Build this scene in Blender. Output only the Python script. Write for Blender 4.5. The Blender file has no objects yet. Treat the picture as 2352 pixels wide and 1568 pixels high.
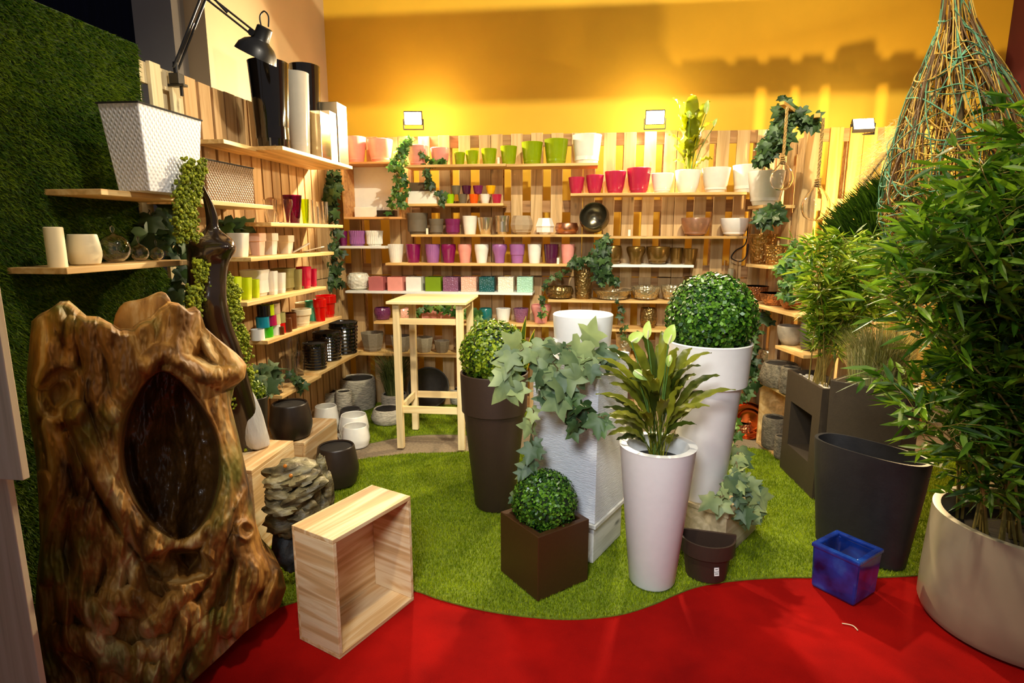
import bpy, math, random
import numpy as np
from mathutils import Vector, Matrix
random.seed(7)
SC = bpy.context.scene
COL = SC.collection
V = Vector
PI = math.pi

# ------------------------------------------------------------------ camera
F, HY, VPX, CAMZ = 1350.0, 537.0, 1340.0, 1.5
PITCH = math.atan((784-HY)/F)
YAW = math.atan((VPX-1176)*math.cos(PITCH)/F)
cam = bpy.data.cameras.new('camera'); cam.sensor_width = 36.0; cam.lens = 36.0*F/2352.0
cam.clip_start = 0.02
camo = bpy.data.objects.new('camera', cam); COL.objects.link(camo)
camo.location = (0, 0, CAMZ); camo.rotation_euler = (PI/2-PITCH, 0, YAW)
SC.camera = camo

# ------------------------------------------------------------------ colour management
SC.view_settings.view_transform = 'Standard'; SC.view_settings.look = 'None'
SC.view_settings.exposure = 0.0; SC.view_settings.gamma = 1.0
SC.view_settings.use_curve_mapping = False

# ------------------------------------------------------------------ world
w = bpy.data.worlds.new('world'); SC.world = w; w.use_nodes = True
w.node_tree.nodes['Background'].inputs[0].default_value = (0.95, 0.93, 1.0, 1)
w.node_tree.nodes['Background'].inputs[1].default_value = 0.15

# ------------------------------------------------------------------ hall lights (out of frame, on the hall ceiling)
def light(name, kind, loc, target, power, color, size=0.3, cone=None, blend=0.5):
    l = bpy.data.lights.new(name, kind); l.energy = power; l.color = color
    if kind == 'AREA': l.size = size
    else: l.shadow_soft_size = size
    if cone: l.spot_size = math.radians(cone); l.spot_blend = blend
    o = bpy.data.objects.new(name, l); COL.objects.link(o); o.location = loc
    d = V(target)-V(loc); o.rotation_euler = d.to_track_quat('-Z', 'Y').to_euler()
    return o
light('ceiling_spotlight', 'SPOT', (-0.35, -0.6, 2.5), (0.0, 2.6, 0.65), 370, (0.92, 0.96, 1.0), 0.32, 54, 0.9)
light('ceiling_spotlight', 'SPOT', (-0.3, 0.6, 4.3), (0.2, 3.2, 0.0), 360, (1.0, 0.90, 0.70), 0.10, 62, 0.8)
light('ceiling_spotlight', 'SPOT', (0.9, 1.3, 4.2), (-2.1, 3.4, 0.9), 330, (1.0, 0.9, 0.74), 0.08, 50, 0.8)
light('ceiling_spotlight', 'SPOT', (-0.6, 1.6, 4.3), (1.9, 2.8, 0.9), 190, (1.0, 0.86, 0.6), 0.10, 58, 0.8)
# the wall washer high on the hall ceiling, behind the truss, and an uplight among the plants at right
light('ceiling_spotlight', 'SPOT', (0.2, 0.9, 4.0), (0.0, 5.0, 0.8), 310, (1.0, 0.92, 0.76), 0.10, 50, 0.8)
light('wall_washer', 'SPOT', (0.9, 1.5, 4.6), (0.9, 5.55, 2.9), 720, (1.0, 0.92, 0.62), 0.04, 110, 0.6)
light('plant_uplight', 'SPOT', (1.93, 4.25, 1.5), (2.1, 5.5, 2.9), 170, (1.0, 0.72, 0.34), 0.03, 140, 0.5)
light('plant_uplight', 'POINT', (2.0, 3.45, 0.95), (2, 5, 2), 34, (1.0, 0.70, 0.34), 0.05)  # extra point light added for the orange glow on bamboo and nest

# ------------------------------------------------------------------ pixel -> place helpers (photo pixels of the 2352x1568 frame)
FW = V((-math.sin(YAW)*math.cos(PITCH), math.cos(YAW)*math.cos(PITCH), -math.sin(PITCH)))
RT = V((math.cos(YAW), math.sin(YAW), 0)); UP = RT.cross(FW)
C0 = V((0, 0, CAMZ))
def ray(x, y): return FW + RT*((x-1176)/F) - UP*((y-784)/F)
def atz(x, y, z=0.0): d = ray(x, y); return C0 + d*((z-CAMZ)/d.z)
def aty(x, y, Y): d = ray(x, y); return C0 + d*(Y/d.y)
def atx(x, y, X): d = ray(x, y); return C0 + d*(X/d.x)
def atd(x, y, D): return C0 + ray(x, y)*D          # at depth D along the view axis
def depth(p): return (V(p)-C0).dot(FW)
def proj(p):
    q = V(p)-C0; d = q.dot(FW)
    return (1176+F*q.dot(RT)/d, 784-F*q.dot(UP)/d)

# ------------------------------------------------------------------ materials
def new_mat(name):
    m = bpy.data.materials.new(name); m.use_nodes = True
    return m, m.node_tree, m.node_tree.nodes['Principled BSDF']
def N(nt, t, **kw):
    n = nt.nodes.new(t)
    for k, v in kw.items(): setattr(n, k, v)
    return n
def coords(nt, scale=(1, 1, 1), rot=(0, 0, 0), kind='Object'):
    tc = N(nt, 'ShaderNodeTexCoord'); mp = N(nt, 'ShaderNodeMapping')
    mp.inputs['Scale'].default_value = scale; mp.inputs['Rotation'].default_value = rot
    nt.links.new(tc.outputs[kind], mp.inputs['Vector']); return mp.outputs[0]
def ramp(nt, fac, stops):
    r = N(nt, 'ShaderNodeValToRGB'); nt.links.new(fac, r.inputs[0])
    e = r.color_ramp.elements
    while len(e) < len(stops): e.new(0.5)
    for i, (p, c) in enumerate(stops):
        e[i].position = p; e[i].color = (c[0], c[1], c[2], 1)
    return r.outputs[0]
def mul(c, k): return tuple(max(0, min(1, x*k)) for x in c[:3])
def srgb(r, g, b):
    f = lambda u: (u/255/12.92) if u/255 <= .04045 else ((u/255+.055)/1.055)**2.4
    return (f(r), f(g), f(b))
def add_bump(nt, b, height, strength, dist=0.01):
    bp = N(nt, 'ShaderNodeBump'); bp.inputs['Strength'].default_value = strength; bp.inputs['Distance'].default_value = dist
    nt.links.new(height, bp.inputs['Height']); nt.links.new(bp.outputs[0], b.inputs['Normal'])
_cache = {}
def M(name, col, rough=.45, metal=0., bump=0., scale=25., var=.08, coat=0., tex='noise', bscale=None, stretch=(1, 1, 1), dist=.004):
    if name in _cache: return _cache[name]
    m, nt, b = new_mat(name)
    co = coords(nt, stretch)
    n = N(nt, 'ShaderNodeTexNoise'); n.inputs['Scale'].default_value = scale; n.inputs['Detail'].default_value = 5
    nt.links.new(co, n.inputs['Vector'])
    nt.links.new(ramp(nt, n.outputs[0], [(.3, mul(col, 1-var)), (.7, mul(col, 1+var))]), b.inputs['Base Color'])
    b.inputs['Roughness'].default_value = rough; b.inputs['Metallic'].default_value = metal
    b.inputs['Coat Weight'].default_value = coat; b.inputs['Coat Roughness'].default_value = .05
    if bump:
        if tex == 'voronoi':
            t = N(nt, 'ShaderNodeTexVoronoi'); t.inputs['Scale'].default_value = bscale or scale; nt.links.new(co, t.inputs['Vector'])
            h = t.outputs['Distance']
        elif tex == 'weave':
            def wave(rot):
                c2 = coords(nt, (1, 1, 1), rot)
                t = N(nt, 'ShaderNodeTexWave'); t.inputs['Scale'].default_value = bscale or scale; nt.links.new(c2, t.inputs['Vector'])
                return t.outputs['Fac']
            mm = N(nt, 'ShaderNodeMath', operation='MULTIPLY')
            nt.links.new(wave((0, .62, .6)), mm.inputs[0]); nt.links.new(wave((0, -.62, .6)), mm.inputs[1]); h = mm.outputs[0]
        else:
            t = N(nt, 'ShaderNodeTexNoise'); t.inputs['Scale'].default_value = bscale or scale*3; t.inputs['Detail'].default_value = 6; nt.links.new(co, t.inputs['Vector'])
            h = t.outputs[0]
        add_bump(nt, b, h, bump, dist)
    _cache[name] = m; return m
def wood(name, c1, c2, axis=2, scale=6., rough=.6, rnd=.35, knots=True):
    """plank wood: grain along the object axis, each board its own tint"""
    if name in _cache: return _cache[name]
    m, nt, b = new_mat(name)
    s = [scale*3.2]*3; s[axis] = scale*.22
    oi = N(nt, 'ShaderNodeObjectInfo')
    tc = N(nt, 'ShaderNodeTexCoord'); ad = N(nt, 'ShaderNodeVectorMath', operation='ADD'); mp = N(nt, 'ShaderNodeMapping'); mp.inputs['Scale'].default_value = s
    ml = N(nt, 'ShaderNodeMath', operation='MULTIPLY'); ml.inputs[1].default_value = 37.
    nt.links.new(oi.outputs['Random'], ml.inputs[0])
    nt.links.new(tc.outputs['Object'], ad.inputs[0]); nt.links.new(ml.outputs[0], ad.inputs[1]); nt.links.new(ad.outputs[0], mp.inputs['Vector'])
    n = N(nt, 'ShaderNodeTexNoise'); n.inputs['Scale'].default_value = 1.; n.inputs['Detail'].default_value = 8; n.inputs['Distortion'].default_value = 1.2
    nt.links.new(mp.outputs[0], n.inputs['Vector'])
    base = ramp(nt, n.outputs[0], [(.28, mul(c1, .72)), (.45, c1), (.62, c2), (.8, mul(c2, .85))])
    # per-board tint
    mr = N(nt, 'ShaderNodeMapRange'); mr.inputs['To Min'].default_value = 1-rnd; mr.inputs['To Max'].default_value = 1+rnd*.35
    nt.links.new(oi.outputs['Random'], mr.inputs[0])
    hs = N(nt, 'ShaderNodeHueSaturation'); nt.links.new(base, hs.inputs['Color']); nt.links.new(mr.outputs[0], hs.inputs['Value'])
    out = hs.outputs[0]
    if knots:
        v = N(nt, 'ShaderNodeTexVoronoi'); mp2 = N(nt, 'ShaderNodeMapping'); s2 = [9.]*3; s2[axis] = 3.2; mp2.inputs['Scale'].default_value = s2
        nt.links.new(ad.outputs[0], mp2.inputs['Vector']); nt.links.new(mp2.outputs[0], v.inputs['Vector']); v.inputs['Scale'].default_value = 1.
        kf = ramp(nt, v.outputs['Distance'], [(.03, (1, 1, 1)), (.13, (0, 0, 0))])
        mx = N(nt, 'ShaderNodeMixRGB'); nt.links.new(kf, mx.inputs[0]); nt.links.new(out, mx.inputs[1]); mx.inputs[2].default_value = (*mul(c1, .35), 1)
        out = mx.outputs[0]
    nt.links.new(out, b.inputs['Base Color']); b.inputs['Roughness'].default_value = rough
    add_bump(nt, b, n.outputs[0], .25, .003)
    _cache[name] = m; return m
def leafmat(name, c1, c2, scale=14., rough=.4, trans=.25, spec=.5):
    if name in _cache: return _cache[name]
    m, nt, b = new_mat(name)
    n = N(nt, 'ShaderNodeTexNoise'); n.inputs['Scale'].default_value = scale; n.inputs['Detail'].default_value = 3
    nt.links.new(coords(nt), n.inputs['Vector'])
    at = N(nt, 'ShaderNodeAttribute', attribute_name='tint')
    mx0 = N(nt, 'ShaderNodeMath', operation='ADD'); nt.links.new(n.outputs[0], mx0.inputs[0]); nt.links.new(at.outputs['Fac'], mx0.inputs[1])
    c = ramp(nt, mx0.outputs[0], [(.35, c1), (.95, c2)])
    nt.links.new(c, b.inputs['Base Color']); b.inputs['Roughness'].default_value = rough; b.inputs['Specular IOR Level'].default_value = spec
    if trans:
        t = N(nt, 'ShaderNodeBsdfTranslucent'); nt.links.new(c, t.inputs[0])
        mx = N(nt, 'ShaderNodeMixShader'); mx.inputs[0].default_value = trans
        out = nt.nodes['Material Output']
        nt.links.new(b.outputs[0], mx.inputs[1]); nt.links.new(t.outputs[0], mx.inputs[2]); nt.links.new(mx.outputs[0], out.inputs[0])
    _cache[name] = m; return m
def glass(name, col=(1, 1, 1), rough=0.0, ior=1.35):
    if name in _cache: return _cache[name]
    m, nt, b = new_mat(name)
    n = N(nt, 'ShaderNodeTexNoise'); n.inputs['Scale'].default_value = 8.; nt.links.new(coords(nt), n.inputs['Vector'])
    nt.links.new(ramp(nt, n.outputs[0], [(.3, mul(col, .97)), (.7, col)]), b.inputs['Base Color'])
    b.inputs['Transmission Weight'].default_value = 1.; b.inputs['Roughness'].default_value = rough; b.inputs['IOR'].default_value = ior
    _cache[name] = m; return m
def emit(name, col, strength):
    m, nt, b = new_mat(name)
    b.inputs['Base Color'].default_value = (1, 1, 1, 1); b.inputs['Emission Color'].default_value = (*col, 1); b.inputs['Emission Strength'].default_value = strength
    return m

# ------------------------------------------------------------------ mesh builder
class MB:
    def __init__(s): s.v = []; s.f = []; s.t = []
    def add(s, vs, fs, tint=None):
        o = len(s.v); s.v.extend(tuple(v) for v in vs); s.f.extend(tuple(i+o for i in f) for f in fs)
        if tint is not None:
            s.t.extend([0.0]*(o-len(s.t))); s.t.extend([tint]*len(vs))
        return s
    def box(s, c, size, rz=0., M4=None):
        x, y, z = [k/2 for k in size]
        vs = [V((sx*x, sy*y, sz*z)) for sz in (-1, 1) for sy in (-1, 1) for sx in (-1, 1)]
        R = M4 if M4 is not None else Matrix.Rotation(rz, 3, 'Z')
        vs = [R @ v + V(c) for v in vs]
        return s.add(vs, [(0, 2, 3, 1), (4, 5, 7, 6), (0, 1, 5, 4), (2, 6, 7, 3), (0, 4, 6, 2), (1, 3, 7, 5)])
    def bar(s, a, b, w, h=None, up=(0, 0, 1)):
        """square bar from a to b"""
        a, b = V(a), V(b); d = (b-a); L = d.length; d.normalize(); up = V(up)
        if abs(d.dot(up)) > .98: up = V((0, 1, 0))
        x = d.cross(up).normalized(); y = x.cross(d).normalized()
        R = Matrix((x, y, d)).transposed()
        return s.box((a+b)/2, (w, h or w, L), M4=R)
    def lathe(s, prof, n=32, c=(0, 0, 0), sx=1., sy=1., ribs=0, amp=0., phase=0., rot=None, squ=0.):
        vs = []; fs = []
        c = V(c)
        for (r, z) in prof:
            for k in range(n):
                a = 2*PI*k/n + phase
                rr = r*(1+amp*math.cos(ribs*a)) if ribs else r
                ca, sa = math.cos(a), math.sin(a)
                if squ:   # superellipse
                    q = (abs(ca)**squ+abs(sa)**squ)**(-1/squ); ca *= q; sa *= q
                p = V((rr*ca*sx, rr*sa*sy, z))
                if rot is not None: p = rot @ p
                vs.append(p+c)
        m = len(prof)
        for j in range(m-1):
            for k in range(n):
                a, b = j*n+k, j*n+(k+1) % n
                fs.append((a, b, b+n, a+n))
        if prof[0][0] > 1e-6: fs.append(tuple(range(n-1, -1, -1)))
        if prof[-1][0] > 1e-6: fs.append(tuple((m-1)*n+k for k in range(n)))
        return s.add(vs, fs)
    def tube(s, pts, r, n=6, cap=True, tint=None):
        pts = [V(p) for p in pts]; m = len(pts)
        rs = r if isinstance(r, (list, tuple)) else [r]*m
        vs = []; fs = []
        up = V((0, 0, 1)); prev = None
        for i in range(m):
            t = (pts[min(i+1, m-1)]-pts[max(i-1, 0)])
            if t.length < 1e-9: t = V((0, 0, 1))
            t.normalize()
            if prev is None:
                x = t.cross(up) if abs(t.dot(up)) < .95 else t.cross(V((1, 0, 0)))
            else: x = prev - t*prev.dot(t)
            if x.length < 1e-6: x = t.orthogonal()
            x.normalize(); prev = x; y = t.cross(x)
            for k in range(n):
                a = 2*PI*k/n; vs.append(pts[i]+(x*math.cos(a)+y*math.sin(a))*rs[i])
        for i in range(m-1):
            for k in range(n):
                a, b = i*n+k, i*n+(k+1) % n; fs.append((a, b, b+n, a+n))
        if cap: fs.append(tuple(range(n-1, -1, -1))); fs.append(tuple((m-1)*n+k for k in range(n)))
        return s.add(vs, fs, tint)
    def blob(s, c, r, n=10, m=7, jit=.12, sc=(1, 1, 1)):
        c = V(c); vs = [c+V((0, 0, -r*sc[2]))]; fs = []
        for j in range(1, m):
            th = -PI/2+PI*j/m
            for k in range(n):
                a = 2*PI*k/n; q = r*(1+random.uniform(-jit, jit))
                vs.append(c+V((q*math.cos(th)*math.cos(a)*sc[0], q*math.cos(th)*math.sin(a)*sc[1], q*math.sin(th)*sc[2])))
        vs.append(c+V((0, 0, r*sc[2])))
        for k in range(n): fs.append((0, 1+(k+1) % n, 1+k))
        for j in range(m-2):
            for k in range(n):
                a, b = 1+j*n+k, 1+j*n+(k+1) % n; fs.append((a, b, b+n, a+n))
        o = 1+(m-2)*n
        for k in range(n): fs.append((o+k, o+(k+1) % n, len(vs)-1))
        return s.add(vs, fs)
    def obj(s, name, mat, parent=None, smooth=False, loc=(0, 0, 0), rz=0., bevel=0., sub=0, angle=40):
        me = bpy.data.meshes.new(name); me.from_pydata(s.v, [], s.f); me.validate(); me.update()
        if s.t:
            s.t.extend([0.0]*(len(s.v)-len(s.t)))
            a = me.attributes.new('tint', 'FLOAT', 'POINT'); a.data.foreach_set('value', s.t)
        me.materials.append(mat)
        if smooth:
            me.polygons.foreach_set('use_smooth', [True]*len(me.polygons))
            me.set_sharp_from_angle(angle=math.radians(angle))
        o = bpy.data.objects.new(name, me); COL.objects.link(o); o.location = loc; o.rotation_euler = (0, 0, rz)
        if parent is not None: o.parent = parent
        if bevel:
            b = o.modifiers.new('bevel', 'BEVEL'); b.width = bevel; b.segments = 2; b.limit_method = 'ANGLE'; b.angle_limit = math.radians(50)
        if sub:
            b = o.modifiers.new('sub', 'SUBSURF'); b.levels = sub; b.render_levels = sub
        return o
def tag(o, label, cat, group=None, kind=None):
    o['label'] = label; o['category'] = cat
    if group: o['group'] = group
    if kind: o['kind'] = kind
    n = len(label.split())
    if not 4 <= n <= 16: print('LABEL LENGTH', n, label)
    return o
def struct(o): o['kind'] = 'structure'; return o
def thing(name, label, cat, loc=(0, 0, 0), rz=0., group=None):
    o = bpy.data.objects.new(name, None); COL.objects.link(o); o.location = loc; o.rotation_euler = (0, 0, rz)
    o.empty_display_size = .05
    return tag(o, label, cat, group)
def copy_tree(o, parent=None):
    c = o.copy(); COL.objects.link(c)
    if parent is not None: c.parent = parent
    for ch in list(KIDS.get(o.name, [])): 
        copy_tree(ch, c)
    return c
KIDS = {}
def kids_of(o):
    KIDS[o.name] = [c for c in bpy.data.objects if c.parent == o]
    for c in KIDS[o.name]: kids_of(c)

# ------------------------------------------------------------------ common materials
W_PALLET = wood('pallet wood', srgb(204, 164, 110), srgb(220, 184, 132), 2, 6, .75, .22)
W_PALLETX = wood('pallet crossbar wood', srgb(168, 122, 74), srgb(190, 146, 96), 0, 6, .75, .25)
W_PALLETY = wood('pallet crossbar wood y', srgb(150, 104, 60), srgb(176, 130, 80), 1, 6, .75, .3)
W_PALE = wood('pale slat wood', srgb(226, 206, 160), srgb(238, 224, 184), 2, 6, .7, .12)
W_WARMLIT = wood('warm lit slat wood', srgb(222, 160, 66), srgb(236, 182, 92), 2, 6, .7, .2)  # pallet wood with the orange lamp light put into its colour
W_SHX = wood('shelf pine along x', srgb(214, 166, 96), srgb(236, 196, 126), 0, 6, .55, .14)
W_SHY = wood('shelf pine along y', srgb(222, 176, 106), srgb(242, 206, 140), 1, 6, .55, .1)
W_CRATEX = wood('crate pine x', srgb(212, 168, 112), srgb(238, 212, 166), 0, 6, .6, .08)
W_CRATEY = wood('crate pine y', srgb(214, 172, 118), srgb(238, 212, 168), 1, 7, .6, .08)
W_CRATEZ = wood('crate pine z', srgb(228, 194, 146), srgb(242, 218, 176), 2, 5, .6, .08)
W_TABLE = wood('table pine', srgb(232, 204, 150), srgb(244, 222, 172), 2, 5, .5, .06, False)
W_TABLEX = wood('table top pine', srgb(232, 200, 140), srgb(246, 222, 166), 0, 5, .4, .05, False)
WHITE = M('white lacquer', srgb(238, 236, 232), .35, var=.02)
WHITEG = M('white glaze', srgb(240, 236, 226), .18, var=.03, coat=.4)
SOIL_SHADE = M('soil and pot shade', srgb(30, 25, 20), .9, bump=.5, scale=60)  # soil, also the painted shade inside empty pots
IVY_D = leafmat('ivy dark', srgb(36, 62, 26), srgb(86, 116, 60), 9, .5)
IVY_P = leafmat('ivy pale', srgb(74, 98, 64), srgb(166, 182, 118), 7, .5)
IVY_G = leafmat('ivy fresh', srgb(46, 88, 30), srgb(126, 158, 64), 9, .45)
STEM = M('vine stem', srgb(92, 74, 44), .7, scale=40, var=.3)
STEMG = M('green stem', srgb(78, 112, 40), .6, scale=40, var=.3)
# ================================================================== THE SETTING
XL, YB, YW = -2.04, 4.95, 5.55
XW = aty(750, 150, YW).x
YELLOW = M('yellow wall paint', srgb(230, 180, 44), .7, bump=.08, scale=3, var=.04, bscale=120)
BEIGE = M('beige wall paint', srgb(192, 164, 126), .75, bump=.08, scale=3, var=.04, bscale=90)
GREYW = M('grey column paint', srgb(150, 142, 134), .8, scale=3, var=.05)
NAVY = M('navy drape', srgb(18, 22, 48), .9, scale=6, var=.3, stretch=(6, 6, .3))
DKRED = M('dark red panel', srgb(70, 4, 8), .8, scale=4, var=.1)
def slab(name, x0, x1, y0, y1, z0, z1, m):
    return struct(MB().box(((x0+x1)/2, (y0+y1)/2, (z0+z1)/2), (x1-x0, y1-y0, z1-z0)).obj(name, m))
slab('wall_back', XW-.02, 4.2, YW, YW+.12, 0, 5.2, YELLOW)
slab('wall_left', XW-.14, XW, 3.74, YW, 0, 5.2, BEIGE)
slab('trim_1', XW-.40, XW-.14, 3.62, 3.92, 0, 5.2, GREYW)
slab('wall_far_left', -4.3, XW-.40, 4.4, 4.46, 0, 5.2, NAVY)
slab('wall_side', -4.36, -4.3, -.4, 4.4, 0, 5.2, M('dark hall wall', srgb(40, 34, 34), .9, var=.1))
xr = aty(2312, 120, YW).x
slab('wall_right', xr, xr+.08, 3.2, YW, 0, 5.2, DKRED)
# hall truss above the picture, it shades the band across the yellow wall
slab('trim_2', -3.5, 4.2, 3.42, 3.6, 3.68, 4.0, GREYW)

# floor: red carpet in the aisle, grey carpet under the stand
RED = bpy.data.materials.new('red carpet'); RED.use_nodes = True
nt = RED.node_tree; b = nt.nodes['Principled BSDF']
n1 = N(nt, 'ShaderNodeTexNoise'); n1.inputs['Scale'].default_value = 3.5; n1.inputs['Detail'].default_value = 8
n2 = N(nt, 'ShaderNodeTexNoise'); n2.inputs['Scale'].default_value = 420; n2.inputs['Detail'].default_value = 2
n3 = N(nt, 'ShaderNodeTexVoronoi'); n3.inputs['Scale'].default_value = 26
cc = coords(nt)
for q in (n1, n2, n3): nt.links.new(cc, q.inputs['Vector'])
c = ramp(nt, n1.outputs[0], [(.3, srgb(136, 7, 5)), (.7, srgb(176, 15, 8))])
mx = N(nt, 'ShaderNodeMixRGB'); mx.blend_type = 'MULTIPLY'; mx.inputs[0].default_value = .45
nt.links.new(c, mx.inputs[1]); nt.links.new(ramp(nt, n2.outputs[0], [(.3, (.35, .35, .35)), (.65, (1, 1, 1))]), mx.inputs[2])
mx2 = N(nt, 'ShaderNodeMixRGB'); nt.links.new(ramp(nt, n3.outputs['Distance'], [(.015, (1, 1, 1)), (.03, (0, 0, 0))]), mx2.inputs[0])
nt.links.new(mx.outputs[0], mx2.inputs[1]); mx2.inputs[2].default_value = (.40, .06, .04, 1)
nt.links.new(mx2.outputs[0], b.inputs['Base Color']); b.inputs['Roughness'].default_value = .95; b.inputs['Specular IOR Level'].default_value = .08
add_bump(nt, b, n2.outputs[0], .6, .003)
slab('floor', -4.3, 4.2, -1.6, 2.9, -.05, 0, RED)
GREYC = M('grey brown carpet', srgb(140, 122, 96), .95, bump=.6, scale=60, var=.25, bscale=400)
slab('floor_back', -4.3, 4.2, 2.9, YW, -.05, 0.0, GREYC)

# ================================================================== artificial turf
def turf_material(name, c1, c2):
    return leafmat(name, c1, c2, 5, .6, .25, .2)
TURF = turf_material('turf blades', srgb(100, 122, 4), srgb(176, 192, 30))
TURFB = M('turf backing', srgb(104, 122, 12), .95, bump=.8, scale=90, var=.35, bscale=300)
TURFW = turf_material('wall turf blades', srgb(44, 78, 10), srgb(112, 134, 26))
def inside(poly, x, y):
    n = len(poly); r = np.zeros(len(x), bool); j = n-1
    for i in range(n):
        xi, yi = poly[i]; xj, yj = poly[j]
        if yi != yj:
            c = ((yi > y) != (yj > y)) & (x < (xj-xi)*(y-yi)/(yj-yi)+xi)
            r ^= c
        j = i
    return r
def blades(name, pts, nrm, h, wdt, mat, rng, lean=.6):
    """many short turf blades, one triangle each; pts (n,3), nrm growth direction"""
    n = len(pts)
    ang = rng.uniform(0, 2*PI, n); nrm = np.array(nrm, float)
    a = np.array([1., 0, 0]) if abs(nrm[0]) < .5 else np.array([0, 1., 0])
    t1 = np.cross(nrm, a); t1 /= np.linalg.norm(t1); t2 = np.cross(nrm, t1)
    side = np.cos(ang)[:, None]*t1+np.sin(ang)[:, None]*t2
    an2 = rng.uniform(0, 2*PI, n)
    ln = (np.cos(an2)[:, None]*t1+np.sin(an2)[:, None]*t2)*(rng.uniform(0, lean, n)*h)[:, None]
    if abs(nrm[2]) < .5: ln[:, 2] -= .5*h
    hh = rng.uniform(.6, 1.15, n)*h
    v = np.empty((n, 3, 3))
    v[:, 0] = pts-side*wdt; v[:, 1] = pts+side*wdt; v[:, 2] = pts+nrm*hh[:, None]+ln
    me = bpy.data.meshes.new(name); me.vertices.add(3*n); me.vertices.foreach_set('co', v.ravel())
    me.loops.add(3*n); me.loops.foreach_set('vertex_index', np.arange(3*n, dtype=np.int32))
    me.polygons.add(n); me.polygons.foreach_set('loop_start', np.arange(0, 3*n, 3, dtype=np.int32)); me.polygons.foreach_set('loop_total', np.full(n, 3, np.int32))
    me.update(); me.validate()
    ti = np.repeat(rng.uniform(-.25, .35, n), 3).astype(np.float32)
    at = me.attributes.new('tint', 'FLOAT', 'POINT'); at.data.foreach_set('value', ti)
    me.materials.append(mat)
    o = bpy.data.objects.new(name, me); COL.objects.link(o); return o
rng = np.random.default_rng(3)
front_edge = [(560, 1420), (650, 1393), (740, 1366), (850, 1345), (950, 1358), (1010, 1378), (1100, 1401), (1200, 1417), (1310, 1424), (1420, 1414), (1500, 1390), (1550, 1368), (1610, 1347), (1700, 1334), (1800, 1328), (1885, 1328), (2000, 1328), (2120, 1322), (2240, 1310)]
back_edge = [(2240, 1040), (2100, 1040), (1900, 1036), (1800, 1040), (1740, 1033), (1690, 1031), (1400, 1032), (1200, 1034), (1060, 1040), (960, 1043), (905, 1047), (820, 1058), (760, 1075), (700, 1110), (640, 1160)]
def smooth_poly(pts, k=6):
    out = []
    n = len(pts)
    for i in range(n-1):
        p0, p1, p2, p3 = pts[max(i-1, 0)], pts[i], pts[i+1], pts[min(i+2, n-1)]
        for s in range(k):
            t = s/k
            out.append(tuple(.5*((2*p1[j])+(-p0[j]+p2[j])*t+(2*p0[j]-5*p1[j]+4*p2[j]-p3[j])*t*t+(-p0[j]+3*p1[j]-3*p2[j]+p3[j])*t**3) for j in (0, 1)))
    out.append(pts[-1]); return out
poly1 = [tuple(atz(x, y)[:2]) for x, y in smooth_poly(front_edge)+smooth_poly(back_edge)]
back_front = [(780, 1022), (850, 1018), (900, 1008), (960, 1000), (1020, 998), (1075, 1000), (1120, 1005)]
poly2 = [tuple(atz(x, y)[:2]) for x, y in smooth_poly(back_front)]+[(-.35, 4.92), (-2.0, 4.92)]
def turf_patch(name, poly, n, label, mat, h=.016):
    t = thing(name, label, 'artificial grass'); t['kind'] = 'stuff'
    m = MB(); k = len(poly)
    m.add([(x, y, .001) for x, y in poly]+[(x, y, .007) for x, y in poly], [tuple(range(k, 2*k))]+[(i, (i+1) % k, (i+1) % k+k, i+k) for i in range(k)])
    m.obj('backing', TURFB, t)
    xs = [p[0] for p in poly]; ys = [p[1] for p in poly]
    x = rng.uniform(min(xs), max(xs), n*3); y = rng.uniform(min(ys), max(ys), n*3)
    # denser towards the viewer
    keep = inside(poly, x, y); x, y = x[keep][:n], y[keep][:n]
    o = blades('blades', np.stack([x, y, np.full(len(x), .006)], 1), (0, 0, 1), h, .0022, mat, rng); o.parent = t; o['kind'] = 'stuff'
    return t
turf_patch('artificial_turf', poly1, 170000, 'bright green artificial turf island with wavy edge against the red carpet', TURF)
turf_patch('artificial_turf', poly2, 26000, 'strip of green artificial turf beneath the bar table along the back wall', TURF)
# turf hung over the left wall
edge = [(0, 2.70), (.9, 2.72), (1.25, 2.66), (1.45, 2.55), (1.62, 2.48), (1.8, 2.52), (2.05, 2.58), (2.33, 2.60)]
polyw = [(.55, 0), (.55, 2.33)]+[(y, z) for z, y in reversed(edge)]
t = thing('grass_wall_panel', 'tall sheet of dark green artificial turf hanging over the left wall', 'artificial grass', (XL+.035, 0, 0)); t['kind'] = 'stuff'
m = MB(); k = len(polyw)
m.add([(0, y, z) for y, z in polyw]+[(.012, y, z) for y, z in polyw], [tuple(range(k-1, -1, -1)), tuple(range(k, 2*k))]+[(i, (i+1) % k, (i+1) % k+k, i+k) for i in range(k)])
m.obj('backing', M('wall turf backing', srgb(46, 66, 12), .95, bump=.8, scale=90, var=.35, bscale=300), t)
y = rng.uniform(.55, 2.75, 160000); z = rng.uniform(0, 2.33, 160000); kk = inside(polyw, y, z); y, z = y[kk], z[kk]
o = blades('blades', np.stack([np.full(len(y), .012), y, z], 1), (1, 0, 0), .02, .0028, TURFW, rng, .8); o.parent = t; o['kind'] = 'stuff'

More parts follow.
